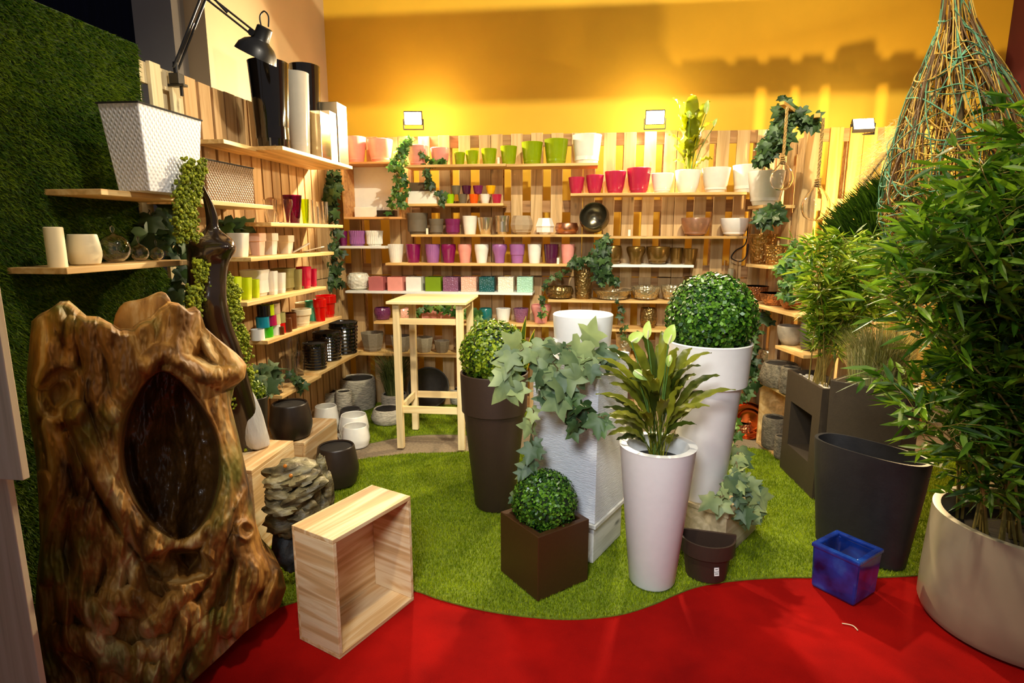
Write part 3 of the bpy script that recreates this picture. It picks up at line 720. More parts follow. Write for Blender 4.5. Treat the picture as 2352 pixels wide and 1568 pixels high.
CLEAR = glass('clear glass', ior=1.45); CREAM = M('cream wax', srgb(240, 226, 186), .45, var=.02)
hurricane('glass hurricane lantern with a cream candle on a silver base, back wall', 1655, 1693, 598, 650, 690, 4.8, S['b5r'])
# ---- shelf behind the table
G = 'pots on the shelf behind the bar table'
pot('quilted dark purple pot left of the bar table', 860, 899, 704, 741, 'round', C_QP, z=S['b6'], group=G)
pot('quilted pale pink pot seen through the bar table', 912, 944, 706, 741, 'round', C_QPK, z=S['b6'], group=G)
cube_pot('pale pink trough with ivy, under the bar table top', 972, 1052, 712, 741, C_PINK, z=S['b6'], name='planter_trough', depth_=.12, cat='planter', group=G)
pot('dark teal pot half hidden by the bar table leg', 1100, 1131, 706, 741, 'round', C_TEAL, z=S['b6'], group=G)
pot('ribbed white pot right of the dark teal pot', 1139, 1173, 706, 741, 'deep', WHITEG, z=S['b6'], group=G, ribs=24, amp=.02)
pot('small mauve dotted pot beside the tall pink pot', 1179, 1214, 706, 741, 'tub', C_DM, z=S['b6'], group=G)
pot('tall pale pink pot with an ivy sprig, right end of its shelf', 1219, 1265, 697, 741, 'curvy', C_PINK, z=S['b6'], group=G)
pot('dark hammered pot beside the left edge of the biggest topiary', 1468, 1508, 705, 756, 'round', HAMB, z=S['b6r'])
# ---- lowest shelf
G = 'faceted stone pots on the lowest back shelf'
for a, c, yt, mt, l in [(829, 885, 759, FACT, 'largest faceted taupe pot at the left end of the lowest shelf'), (897, 946, 767, FACT, 'second faceted taupe pot, behind the table leg'), (953, 996, 771, FACL, 'pale faceted pot seen through the bar table'), (997, 1034, 779, FACT, 'small faceted taupe pot seen through the bar table')]:
    pot(l, a, c, yt, 817, 'tub', mt, z=S['b7'], n=8, flat=True, group=G)
pot('bronze pot half hidden behind the bar table right leg', 1043, 1080, 775, 817, 'tub', BRON, z=S['b7'], n=8, flat=True)
pot('bronze pot between the brown planter topiary and white tower', 1238, 1282, 779, 817, 'round', BRON, z=S['b7'])
pot('shiny hammered silver pot right of the white pot on the tower', 1412, 1452, 762, 817, 'deep', HAMS, z=S['b7'])
# ================================================================== LEFT WALL POTS
XC = -1.90
def lp(label, px0, px1, yt, yb, shape, mat, key, xc=XC, **k): return pot(label, px0, px1, yt, yb, shape, mat, 'x', xc, S[key], **k)
# tall glossy planters on the top shelf
G = 'tall glossy planters on the top left shelf'
BLK = M('black gloss', srgb(20, 15, 10), .1, var=.1, coat=.7)
GRYG = M('grey gloss', srgb(190, 182, 170), .18, var=.02, coat=.5)
lp('tall glossy black planter nearest on the top left shelf', 580, 676, 134, 328, 'deep', BLK, 'l1b', -1.86, group=G, name='tall_planter', cat='planter', hk=1.0)
lp('tall light grey glossy planter between two black ones', 660, 720, 162, 345, 'deep', GRYG, 'l1b', -1.82, group=G, name='tall_planter', cat='planter')
lp('tall glossy black planter behind the light grey one', 672, 746, 144, 350, 'deep', BLK, 'l1b', -1.92, group=G, name='tall_planter', cat='planter')
# boxed glass vases
def tall_box(label, Yc, xc, w, d, h, mat, z, name='tall_box', cat='box'):
    return tag(MB().box((0, 0, h/2), (d, w, h)).obj(name, mat, loc=(xc, Yc, z), bevel=.003), label, cat)
z0 = S['l1b']
MIRR = M('mirror chrome', srgb(214, 196, 160), .12, 1., var=.05)
def ypx(p, y, X=-1.72): return atx(p, y, X).y
def box_px(label, pa, pb, yt, yb, X0, X1, mat, name, cat):
    ya, yb2 = ypx(pa, yb), ypx(pb, yb); h = atx(pa, yt, X1).z-z0
    return tag(MB().box(((X0+X1)/2, (ya+yb2)/2, z0+h/2), (X1-X0, yb2-ya, h)).obj(name, mat, bevel=.003), label, cat)
box_px('tall mirrored planter box at the far end of the top left shelf', 779, 800, 236, 375, -1.84, -1.715, M('mirrored side', srgb(150, 138, 118), .3, .8, var=.06, bump=.2, scale=10), 'mirrored_planter', 'planter')
box_px('slim cream box between black planter and mirrored planter', 762, 777, 256, 366, -1.86, -1.72, M('cream carton', srgb(206, 184, 150), .5, var=.03), 'carton_box', 'box')
box_px('shorter chrome vase reflecting the floodlight, beside the black planter', 740, 761, 256, 358, -1.80, -1.72, MIRR, 'chrome_vase', 'vase')
# woven boxes
WOV = M('white weave', srgb(222, 224, 230), .5, bump=.5, tex='weave', bscale=24, var=.02, dist=.004)
WOVB = M('brown weave', srgb(112, 80, 42), .5, bump=.8, tex='weave', bscale=26, var=.1, dist=.006)
def woven(label, x0, x1, y0, y1, z, h, tp, mat):
    cx, cy = (x0+x1)/2, (y0+y1)/2; a, b2 = (x1-x0)/2, (y1-y0)/2
    t = thing('woven_planter', label, 'planter', (cx, cy, z))
    m = MB(); w = .02
    L = [(a*tp, b2*tp, 0), (a, b2, h), (a-w, b2-w, h), (a-w, b2-w, h*.7)]
    vs = []; fs = []
    for (p, q, zz) in L: vs += [(-p, -q, zz), (p, -q, zz), (p, q, zz), (-p, q, zz)]
    for j in range(3):
        for i in range(4): k = (i+1) % 4; fs.append((j*4+i, j*4+k, j*4+k+4, j*4+i+4))
    fs += [(3, 2, 1, 0), (12, 13, 14, 15)]
    m.add(vs, fs).obj('shell', mat, t, bevel=.004)
    m = MB()
    for c, s in [((0, -b2, h), (2*a+.006, .008, .006)), ((0, b2, h), (2*a+.006, .008, .006)), ((-a, 0, h), (.008, 2*b2+.006, .006)), ((a, 0, h), (.008, 2*b2+.006, .006))]: m.box(c, s)
    m.obj('rim', SOIL_SHADE, t)
    return t
zz = S['g1']
nb = atx(322, 432, -1.70); nt_ = aty(325, 236, nb.y)
lft = aty(231, 232, nb.y); xw_ = max(XL+.06, lft.x); yr = atx(462, 272, nt_.x).y
woven('large white woven square planter on the grass wall shelf', xw_, nt_.x, nb.y-.02, yr, zz, nt_.z-zz, .80, WOV)
nb = atx(477, 455, -1.82); yr = atx(581, 385, -1.82).y
woven('low dark brown woven box planter on the left wall shelf', -1.99, -1.82, nb.y, yr, S['l2'], atx(477, 366, -1.82).z-S['l2'], .97, WOVB)
# glass vases
def vase_glass(label, px0, px1, yt, yb, mat, key, xc=XC, shape='deep', name='glass_vase', group=None, plane='x', z=None):
    P, r, h = locate(px0, px1, yt, yb, plane, xc, S[key] if key else z)
    p = [(a*r, b*h) for a, b in PROF[shape]]; w_ = .0035
    prof = p+[(a-w_, b) for a, b in reversed(p) if b > .06*h]+[(p[0][0]-w_, .05*h), (0, .05*h)]
    return tag(MB().lathe(prof, 32).obj(name, mat, smooth=True, loc=P), label, 'vase', group)
G = 'glass vases on the left wall shelf'
vase_glass('clear glass vase at the near end of the glass shelf', 606, 640, 458, 510, CLEAR, 'l3', -1.94, 'cone', group=G)
vase_glass('wide clear pinkish glass vase with a flared rim', 628, 676, 456, 512, glass('pinkish glass', (1, .92, .86)), 'l3', -1.86, 'curvy', group=G)
vase_glass('purple flared glass vase on the glass shelf', 652, 697, 447, 512, glass('purple glass', (.28, .01, .16), .05), 'l3', -1.92, 'cone', group=G)
vase_glass('lime green glass vase beside the purple one', 692, 713, 457, 513, glass('lime glass', (.62, .85, .02), .03), 'l3', -1.9, 'cone', group=G)
vase_glass('slim clear glass vase right of the lime green vase', 711, 722, 459, 513, CLEAR, 'l3', -1.92, 'cyl', group=G)
vase_glass('short clear glass tumbler between the slim vases', 722, 734, 474, 514, CLEAR, 'l3', -1.86, 'cyl', group=G)
vase_glass('clear glass vase with straight sides near the corner', 742, 756, 463, 515, CLEAR, 'l3', -1.88, 'deep', group=G)
vase_glass('clear flared glass vase at the far end of the glass shelf', 753, 778, 463, 516, CLEAR, 'l3', -1.9, 'cone', group=G)
# shelf l4
G = 'pots on the pink and white left shelf'
lp('large cream white pot at the near end, beside the moss torso', 525, 577, 536, 594, 'deep', WHITEG, 'l4', -1.87, group=G, squ=5)
lp('pale pink collared pot second on its left wall shelf', 572, 614, 536, 590, 'terra', M('pale pink matt', srgb(240, 196, 176), .6, var=.05), 'l4', group=G, squ=6)
lp('white collared pot right of the pale pink collared pot', 602, 642, 536, 588, 'terra', M('soft white matt', srgb(228, 226, 218), .6, var=.04), 'l4', group=G, squ=6)
lp('cream collared pot left of the leaning leaflets', 638, 678, 541, 586, 'terra', M('cream matt', srgb(238, 226, 204), .6, var=.04), 'l4', group=G, squ=6)
PAP = M('printed paper', srgb(226, 214, 194), .6, var=.18, scale=16)
for i, (px, py, rz, tl, l) in enumerate([(692, 566, .5, .5, 'leaning printed leaflet nearest the cream collared pot'), (722, 572, .3, .25, 'printed leaflet lying flat at the far end of its shelf')]):
    P = atx(px, py+8, -1.85); P.z = S['l4']
    R = Matrix.Rotation(rz, 3, 'Z') @ Matrix.Rotation(-tl, 3, 'Y')
    hh = .12*math.sin(tl)/1 + .004
    tag(MB().box((0, 0, .06*math.sin(tl)+.006), (.12, .17, .006), M4=R).obj('leaflet', PAP, loc=P), l, 'leaflet', 'leaflets on the left shelf')
# shelf l5 square pots in depth order
G = 'square pots on the graded left shelf'
LIM2 = gl('vivid lime', (190, 214, 0), rough=.35); OLI = gl('olive grey glaze', (138, 128, 74), rough=.45); CR2 = gl('crimson gloss', (190, 14, 56)); 
for a, c, yt, yb, mt, l in [(520, 560, 635, 702, LIM2, 'tallest vivid lime square pot, half hidden by moss'), (552, 583, 637, 695, LIM2, 'middle vivid lime square pot on the graded shelf'), (578, 600, 641, 693, LIM2, 'smallest vivid lime square pot beside the large white one'), (556, 624, 618, 690, WHITEG, 'largest white square pot on the graded shelf'), (612, 642, 622, 682, WHITEG, 'middle white square pot on the graded shelf'), (632, 660, 626, 678, WHITEG, 'smallest white square pot on the graded shelf'), (626, 682, 615, 672, OLI, 'largest olive square pot on the graded shelf'), (672, 697, 618, 667, OLI, 'middle olive square pot on the graded shelf'), (690, 704, 622, 665, OLI, 'smallest olive square pot on the graded shelf'), (682, 718, 612, 659, CR2, 'larger crimson square pot near the corner ivy'), (712, 730, 617, 657, CR2, 'smaller crimson square pot at the far end of its shelf')]:
    lp(l, a, c, yt, yb, 'taper', mt, 'l5', -1.9 if c-a > 40 else -1.84, group=G, squ=5)
# shelf l6: cans
G = 'little coloured cans stacked on the left shelf'
z6 = S['l6']
def can(px0, px1, yt, yb, col, l, layer):
    P, r, h = locate(px0, px1, yt, yb, 'x', -1.83, z6, kt=0); r = .037; h = .062
    o = MB().lathe([(r, 0), (r, h), (r-.003, h), (r-.003, .006), (0, .006)], 24).obj('can', gl('can '+l, col), smooth=True, loc=(P.x, P.y, z6+layer*(h+.001)))
    tag(o, 'little %s can in the %s layer of the stacked cans' % (l, ['bottom', 'middle', 'top'][layer]), 'can', G)
y6 = atx(600, 780, -1.83).y
can(581, 606, 760, 787, (238, 238, 236), 'white', 0); can(606, 622, 760, 784, (58, 176, 12), 'green', 0); can(622, 640, 757, 780, (226, 226, 214), 'off-white', 0); can(636, 650, 751, 776, (206, 8, 8), 'red', 0)
can(592, 618, 736, 761, (10, 132, 158), 'turquoise', 1); can(614, 630, 733, 757, (176, 14, 78), 'magenta', 1); can(624, 638, 730, 755, (212, 206, 142), 'pale yellow', 1); can(636, 650, 727, 751, (164, 156, 96), 'olive', 1)
can(594, 620, 710, 736, (24, 16, 10), 'black', 2); can(608, 624, 709, 733, (190, 212, 0), 'lime', 2); can(622, 638, 707, 730, (206, 174, 148), 'dusty pink', 2)
G = 'brown wooden look cans on the left shelf'
BRC = gl('brown can', (92, 44, 14), stretch=(6, 6, .5))
lp('small brown can next to the little red can', 640, 654, 749, 772, 'cyl', BRC, 'l6', -1.79, group=G, name='can', cat='can')
lp('medium brown can between the small and the tall brown cans', 645, 672, 728, 766, 'cyl', BRC, 'l6', -1.81, group=G, name='can', cat='can')
lp('tall brown can left of the cream stacked pots', 642, 684, 717, 760, 'cyl', BRC, 'l6', -1.86, group=G, name='can', cat='can')
G = 'cream pots on the left shelf'
CRM = M('cream ceramic', srgb(232, 214, 176), .5, var=.04)
lp('cream pot with a rolled rim in front of the larger cream one', 672, 718, 707, 752, 'terra', CRM, 'l6', -1.84, group=G)
lp('larger cream pot with a rolled rim beside the teal pot', 680, 738, 692, 746, 'terra', CRM, 'l6', -1.93, group=G)
lp('teal green pot between the cream and the red pots', 702, 740, 689, 737, 'terra', gl('sea green glaze', (60, 170, 138)), 'l6', -1.86)
G = 'red pots on the left shelf'
REDG = gl('red glaze', (196, 6, 4), rough=.15)
lp('smaller red pot beside the teal green pot', 720, 752, 686, 730, 'terra', REDG, 'l6', -1.80, group=G)
lp('larger red pot at the far end of its left wall shelf', 730, 778, 676, 724, 'terra', REDG, 'l6', -1.85, group=G)
# low shelves
G = 'black ribbed pots on the low left shelf'
lp('smallest black ribbed glossy pot of three', 697, 755, 782, 846, 'ribbed', BLKG, 'l8', -1.84, group=G, n=40)
lp('middle black ribbed glossy pot of three', 720, 790, 757, 832, 'ribbed', BLKG, 'l8', -1.88, group=G, n=40)
lp('largest black ribbed glossy pot, nearest the back corner', 757, 826, 734, 818, 'ribbed', BLKG, 'l8', -1.86, group=G, n=40)
G = 'clear glass pieces on the low left shelf'
vase_glass('wide low clear glass cylinder at the near end of the low shelf', 608, 652, 852, 908, CLEAR, 'l7', -1.84, 'cyl', group=G, name='glass_cylinder')
vase_glass('tall clear glass cylinder in the middle of the low shelf', 650, 686, 818, 893, CLEAR, 'l7', -1.88, 'cyl', group=G, name='glass_cylinder')
vase_glass('rounded clear glass lantern on a foot, far end of the low shelf', 682, 712, 802, 862, CLEAR, 'l7', -1.9, 'vase', group=G, name='glass_lantern')
vase_glass('tall clear glass hurricane behind the cylinders on the low shelf', 655, 698, 768, 880, CLEAR, 'l7', -1.95, 'curvy', group=G, name='glass_lantern')
# grass wall shelf: candle, bowl, baubles
z = S['g2']
P, r, h = locate(110, 158, 521, 614, 'x', -1.84, z, kt=0)
t = thing('candle', 'thick cream pillar candle on the grass wall shelf', 'candle', P)
MB().lathe([(r, 0), (r, h-.003), (r-.003, h), (.01, h-.004), (0, h-.004)], 32).obj('wax', CREAM, t, True)
MB().tube([(0, 0, h-.004), (0, 0, h+.008)], .0012).obj('wick', SOIL_SHADE, t)
lp('round cream ceramic bowl beside the pillar candle', 155, 240, 539, 609, 'belly', M('cream bisque', srgb(232, 218, 180), .45, var=.02), 'g2', -1.86, name='bowl', cat='bowl')
for (a, c, yt, yb, l) in [(228, 306, 530, 604, 'largest hollow glass bauble beside the cream bowl'), (300, 346, 535, 600, 'middle hollow glass bauble on the grass wall shelf'), (344, 379, 549, 597, 'smallest hollow glass bauble at the far end of its shelf')]:
    P, r, h = locate(a, c, yt, yb, 'x', -1.88, z, kt=0)
    t = thing('glass_bauble', l, 'bauble', P, group='glass baubles on the grass wall shelf')
    pr = [(0, 0)]+[(r*math.sin(q*PI/16), r-r*math.cos(q*PI/16)) for q in range(1, 16)]+[(.12*r, 2*r+.002)]
    ri = r-.0025
    pr += [(.10*r, 2*r)]+[(ri*math.sin(q*PI/16), r-ri*math.cos(q*PI/16)) for q in range(15, 0, -1)]+[(0, .0025)]
    MB().lathe(pr, 32).obj('globe', CLEAR, t, True)
    MB().lathe([(0, 2*r+.002), (.10*r, 2*r+.006), (.09*r, 2*r+.01), (.16*r, 2*r+.02), (.12*r, 2*r+.03), (0, 2*r+.034)], 16).obj('finial', CLEAR, t, True)
# ================================================================== RIGHT WALL POTS
def rw_pot(label, px0, px1, yt, yb, shape, mat, key, off=.125, z=None, **k):
    P = atwall((px0+px1)/2, yb, off); return pot(label, px0, px1, yt, yb, shape, mat, 'y', P.y, S[key] if z is None else z, **k)
rw_pot('big white pot on the upper shelf of the right return wall', 1712, 1802, 391, 472, 'tub', WHITEG, 'r1', .17)
G = 'hammered gold pots on the right wall'
rw_pot('larger hammered gold pot at the back of its right wall shelf', 1714, 1784, 538, 607, 'deep', HAMG, 'r2', .125, group=G)
rw_pot('smaller hammered gold pot in front of the larger one', 1751, 1808, 563, 611, 'deep', HAMG, 'r2', .14, group=G)
G = 'copper dishes on the right wall'
for a, c, yt, yb, off, l in [(1699, 1764, 655, 692, .13, 'bark textured copper dish at the back of the dish shelf'), (1741, 1818, 671, 706, .13, 'middle copper dish with orange glowing inside'), (1786, 1842, 680, 716, .14, 'nearest copper dish, deeper, partly behind bamboo')]:
    yy = atwall((a+c)/2, yb, off).y
    P, r, h = locate(a, c, yt, yb, 'y', yy, S['r3'], kt=.5)
    t = thing('copper_dish', l, 'bowl', P, group=G)
    MB().lathe([(.4*r, 0), (.6*r, .08*h), (.88*r, .5*h), (r, h), (.985*r, h)], 36).obj('shell', HAMC, t, True)
    MB().lathe([(.985*r, h), (.86*r, .55*h), (.55*r, .2*h), (0, .16*h)], 36).obj('lining', COPI, t, True)
rw_pot('pale concrete bowl pot on the right wall shelf', 1780, 1846, 745, 802, 'bowl', CONC, 'r4', .13, wall=.02)
rw_pot('dark grey tall pot half hidden by bamboo beside the concrete bowl', 1832, 1880, 738, 812, 'round', M('dark grey stone', srgb(78, 70, 62), .8, bump=.4, scale=40, var=.15), 'r4', .12)
# corner crate unit, open to the left
a = atz(1736, 1016); c = atz(1788, 1058); zt = aty(1746, 873, a.y).z
d_ = (c-a); L = d_.length+.06; dn = d_.normalized(); nn_ = V((-dn.y, dn.x, 0)); rzc = math.atan2(dn.y, dn.x)+PI/2
mc_ = a+dn*L/2+nn_*.09
t = thing('crate_shelf', 'open pine crate on the right wall holding mottled stone pots', 'crate', (mc_.x, mc_.y, .001), rzc)
for nm, cc, s in [('bottom_board', (0, 0, .011), (.18, L, .022)), ('top_board', (0, 0, zt-.011), (.18, L, .022)), ('side_board', (0, L/2-.011, zt/2), (.18, .022, zt-.045)), ('side_board', (0, -L/2+.011, zt/2), (.18, .022, zt-.045)), ('back_board', (.082, 0, zt/2), (.014, L-.046, zt-.046))]:
    MB().box(cc, s).obj(nm, W_SHY, t, bevel=.002)
G = 'mottled stone bowls on the right crate'
pot('mottled stone bowl with a dark base, on top of the right crate', 1741, 1836, 826, 886, 'belly', STOND, 'y', 4.12, zt+.001, group=G, wall=.018, name='stone_bowl', cat='bowl')
pot('smaller mottled stone bowl half hidden by the black slab planter', 1786, 1840, 838, 892, 'belly', STOND, 'y', 3.92, zt+.001, group=G, wall=.016, name='stone_bowl', cat='bowl')
pot('tall mottled stone pot standing inside the right crate', 1745, 1800, 950, 1036, 'stone', STOND, 'y', 4.12, .024, wall=.016, name='stone_pot')
pot('small mottled stone pot at the front of the right crate', 1775, 1808, 996, 1052, 'stone', STOND, 'y', 3.93, .024, wall=.012, name='stone_pot')
# crate in the right corner with a hammered copper pot, glass hurricane
t = thing('crate', 'weathered pine crate in the right corner under the glass hurricane', 'crate', (1.13, 4.66, .001), RW)
zc = aty(1712, 832, 4.53).z
for nm, cc, s in [('bottom_board', (0, 0, .01), (.42, .2, .02)), ('top_board', (0, 0, zc-.01), (.42, .2, .02)), ('side_board', (-.2, 0, zc/2), (.02, .2, zc-.041)), ('side_board', (.2, 0, zc/2), (.02, .2, zc-.041)), ('back_board', (0, .09, zc/2), (.378, .012, zc-.042))]:
    MB().box(cc, s).obj(nm, W_PALLETX, t, bevel=.002)
pot('hammered copper cylinder pot at the right of the biggest topiary', 1680, 1722, 760, 830, 'deep', HAMC, 'y', 4.66, zc+.001)
hurricane('glass hurricane with ivy on a hammered copper base, right corner', 1744, 1780, 745, 802, 832, 4.63, zc+.001, False)
# copper bowls on the floor
r = .135
P = aty(1722, 935, 4.40); P.z = r*.93
R = Matrix.Rotation(math.radians(-35), 3, 'Z') @ Matrix.Rotation(math.radians(72), 3, 'X')
pr = [(0, -.45), (.5, -.4), (.85, -.12), (1, .16), (1.04, .18), (1, .2), (.82, -.08), (.7, -.12), (.66, -.2), (.45, -.32), (.2, -.3), (0, -.38)]
tag(MB().lathe([(a*r, b2*r) for a, b2 in pr], 44, rot=R).obj('bowl', COPI, smooth=True, loc=P), 'shiny copper bowl tipped on its side on the floor, right corner', 'bowl')
P, r, h = locate(1668, 1732, 958, 1001, 'z', 0.001)
t = thing('bowl', 'round hammered copper bowl standing upright on the floor, right corner', 'bowl', P)
MB().lathe([(a*r, b2*h) for a, b2 in PROF['belly']], 36).obj('shell', HAMC, t, True)
MB().lathe([(.83*r, h), (.80*r, h), (.88*r, .5*h), (.6*r, .1*h), (0, .08*h)], 36).obj('lining', COPI, t, True)
# ================================================================== FOREGROUND
def frame2(A, B, Cc):
    """origin A, x axis A->B, y axis perpendicular on the side of C; returns angle"""
    d = (B-A); return math.atan2(d.y, d.x)
# ---- foreground pine crate on its side
A = atz(780, 1515); Rr = atz(948, 1380); Lf = atz(682, 1482)
ang = frame2(A, Rr, Lf); Wd = (Rr-A).length*1.02; Dp = .2; H = .462
t = thing('wooden_crate', 'raw pine crate standing on its side on the red carpet, open to the front', 'crate', A+V((math.cos(ang)*Wd/2-math.sin(ang)*Dp/2, math.sin(ang)*Wd/2+math.cos(ang)*Dp/2, .001)), ang)
th = .016
for nm, c, s, m_ in [('bottom_board', (0, 0, th/2), (Wd, Dp, th), W_CRATEX), ('top_board', (0, 0, H-th/2), (Wd, Dp, th), W_CRATEX), ('side_board', (-Wd/2+th/2, 0, H/2), (th, Dp-.0005, H-2*th-.001), W_CRATEY), ('side_board', (Wd/2-th/2, 0, H/2), (th, Dp-.0005, H-2*th-.001), W_CRATEY), ('back_panel', (0, Dp/2+.006, H/2), (Wd, .011, H), W_CRATEX)]:
    MB().box((0, 0, 0), s).obj(nm, m_, t, bevel=.0015, loc=c)
# ---- bar table
fl, fr, bl = atz(922, 1032), atz(1061, 1037), atz(967, 996)
ang = frame2(fl, fr, bl); W_, D_ = (fr-fl).length, .40; ZT = aty(900, 690, fl.y).z
n_ = V((-math.sin(ang), math.cos(ang), 0)); ux = V((math.cos(ang), math.sin(ang), 0))
cen = fl+ux*W_/2+n_*D_/2; cen.z = .0165
t = thing('bar_table', 'tall square pine bar table with open legs and low rails', 'table', cen, ang)
lt = .046
top = MB().box((0, 0, 0), (W_+.11, D_+.12, .02)).obj('tabletop', W_TABLEX, t, bevel=.004, loc=(0, 0, ZT-.026))
for sx in (-1, 1):
    for sy in (-1, 1):
        MB().box((0, 0, (ZT-.036)/2), (lt, lt, ZT-.036)).obj('leg', W_TABLE, t, bevel=.003, loc=(sx*W_/2, sy*D_/2, 0))
for nm, zc, hh in [('rail', .90, .042), ('lower_rail', .30, .05)]:
    MB().box((0, 0, 0), (W_-lt, .02, hh)).obj(nm, W_TABLEX, t, bevel=.002, loc=(0, -D_/2, zc+.0 if nm == 'rail' else .28))
    MB().box((0, 0, 0), (W_-lt, .02, hh)).obj(nm, W_TABLEX, t, bevel=.002, loc=(0, D_/2, zc+.11 if nm == 'rail' else .28))
for sx in (-1, 1):
    MB().box((0, 0, 0), (.02, D_-lt, .05)).obj('apron', W_TABLE, t, bevel=.002, loc=(sx*W_/2, 0, ZT-.061))
    MB().box((0, 0, 0), (.02, D_-lt, .05)).obj('lower_rail', W_TABLE, t, bevel=.002, loc=(sx*W_/2, 0, .28))
# ---- topiary ball
def topiary_ball(t, c, r, n, seed, leafm, ls=.018):
    random.seed(seed)
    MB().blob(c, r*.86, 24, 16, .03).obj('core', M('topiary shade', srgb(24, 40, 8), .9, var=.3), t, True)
    m = MB(); c = V(c)
    for i in range(n):
        zc = 1-2*(i+.5)/n; a = i*2.399963+random.uniform(-.2, .2)
        q = math.sqrt(1-zc*zc); d = V((q*math.cos(a), q*math.sin(a), zc)).normalized()
        rr = r*random.uniform(.86, 1.0)
        p = c+d*rr
        side = d.cross(V((random.uniform(-1, 1), random.uniform(-1, 1), random.uniform(-1, 1)))).normalized()
        fwd = side.cross(d).normalized()
        for k in range(3):
            aa = k*2.094+random.uniform(-.4, .4)
            o = (side*math.cos(aa)+fwd*math.sin(aa)); nrm = (d*.9+o*random.uniform(.2, .7)).normalized()
            e1 = (o*1.0+d*random.uniform(.15, .7)).normalized(); e2 = e1.cross(nrm).normalized()
            L = ls*random.uniform(.7, 1.15)
            m.add([p, p+e1*L*.5+e2*L*.36, p+e1*L*.95+e2*L*.12, p+e1*L*.95-e2*L*.12, p+e1*L*.5-e2*L*.36], [(0, 1, 2, 3, 4)], random.uniform(-.35, .4))
    return m.obj('leaves', leafm, t)
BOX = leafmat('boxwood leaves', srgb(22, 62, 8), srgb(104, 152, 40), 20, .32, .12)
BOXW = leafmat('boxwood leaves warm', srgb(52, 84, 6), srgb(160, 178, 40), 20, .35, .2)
BRP = M('brown plastic', srgb(54, 38, 28), .5, var=.05, bump=.12, scale=60)
PROF['tallflange'] = [(.56, 0), (.60, .015), (.90, .70), (.905, .715), (.965, .725), (1, .985), (1, 1)]
PROF['talldeep'] = [(.58, 0), (.62, .015), (.98, .985), (1, 1)]
def topiary_at(label, cx, cy, rpx, Yc, n, seed, mat, ls=.018, potmesh=None):
    P = aty(cx, cy, Yc); r = rpx*depth(P)/F
    t = thing('boxwood_ball', label, 'topiary', P); topiary_ball(t, (0, 0, 0), r, n, seed, mat, ls); return t
def planter(label, px0, px1, yt, yb, shape, mat, z0=.014, fill=.9, wall=.012, kb=.58, name='tall_planter', n=48, soil=True):
    P, r, h = locate(px0, px1, yt, yb, 'z', z0, kb=kb, kt=-1.)   # yt: the front rim
    t = thing(name, label, 'planter', P)
    MB().lathe(pot_prof(shape, r, h, wall, fill-.03), n).obj('shell', mat, t, True, angle=30)
    if soil: MB().lathe([(0, fill*h-.02), (r*.9, fill*h-.012), (r*.5, fill*h), (0, fill*h+.003)], 32).obj('soil', SOIL_SHADE, t, True)
    return t, P, r, h
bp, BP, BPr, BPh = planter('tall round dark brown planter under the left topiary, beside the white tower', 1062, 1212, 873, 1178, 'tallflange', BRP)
d_ = BP
P = V((BP.x, BP.y, 0)); cyp = aty(1137, 812, BP.y)
t = thing('boxwood_ball', 'boxwood ball with warm green leaves in the tall brown planter', 'topiary', (BP.x, BP.y, cyp.z)); topiary_ball(t, (0, 0, 0), 78*depth(cyp)/F, 1300, 5, BOXW, .022)
planter('second tall dark brown planter mostly hidden behind the first one', 1068, 1190, 925, 1118, 'talldeep', BRP, z0=.014)
# ---- brown cube planter
B = atz(1243, 1372, .012); L = atz(1164, 1291, .012); R_ = atz(1366, 1318, .012)
sd = .275; ang = frame2(B, R_, L); ux = V((math.cos(ang), math.sin(ang), 0)); uy = V((-ux.y, ux.x, 0))
cen = B+ux*sd/2+uy*sd/2+V((-.012, -.03, 0))
hc = aty(1243, 1226, B.y).z-.012
BRC2 = M('bronze brown planter', srgb(70, 44, 20), .42, .25, var=.06, bump=.1, scale=90)
t = thing('cube_planter', 'low bronze brown cube planter with a boxwood ball, in front of the tower', 'planter', cen, ang)
def hollow_box(m, w, d, h, wall, fl=.1, taper=1.):
    a, b2 = w/2, d/2
    vs = [(-a*taper, -b2*taper, 0), (a*taper, -b2*taper, 0), (a*taper, b2*taper, 0), (-a*taper, b2*taper, 0), (-a, -b2, h), (a, -b2, h), (a, b2, h), (-a, b2, h)]
    a -= wall; b2 -= wall
    vs += [(-a, -b2, h), (a, -b2, h), (a, b2, h), (-a, b2, h), (-a, -b2, fl), (a, -b2, fl), (a, b2, fl), (-a, b2, fl)]
    fs = [(3, 2, 1, 0)]
    for i in range(4):
        j = (i+1) % 4; fs += [(i, j, j+4, i+4), (i+4, j+4, j+8, i+8), (i+8, j+8, j+12, i+12)]
    fs.append((12, 13, 14, 15)); return m.add(vs, fs)
hollow_box(MB(), sd, sd, hc, .028, hc-.06).obj('shell', BRC2, t, bevel=.003)
MB().box((0, 0, hc-.05), (sd-.06, sd-.06, .012)).obj('soil', SOIL_SHADE, t)
cz = aty(1263, 1152, cen.y)
t = thing('boxwood_ball', 'small fresh green boxwood ball sitting in the bronze brown cube', 'topiary', (cen.x, cen.y, cz.z)); topiary_ball(t, (0, 0, 0), 74*depth(cz)/F, 1300, 6, BOX, .0165)
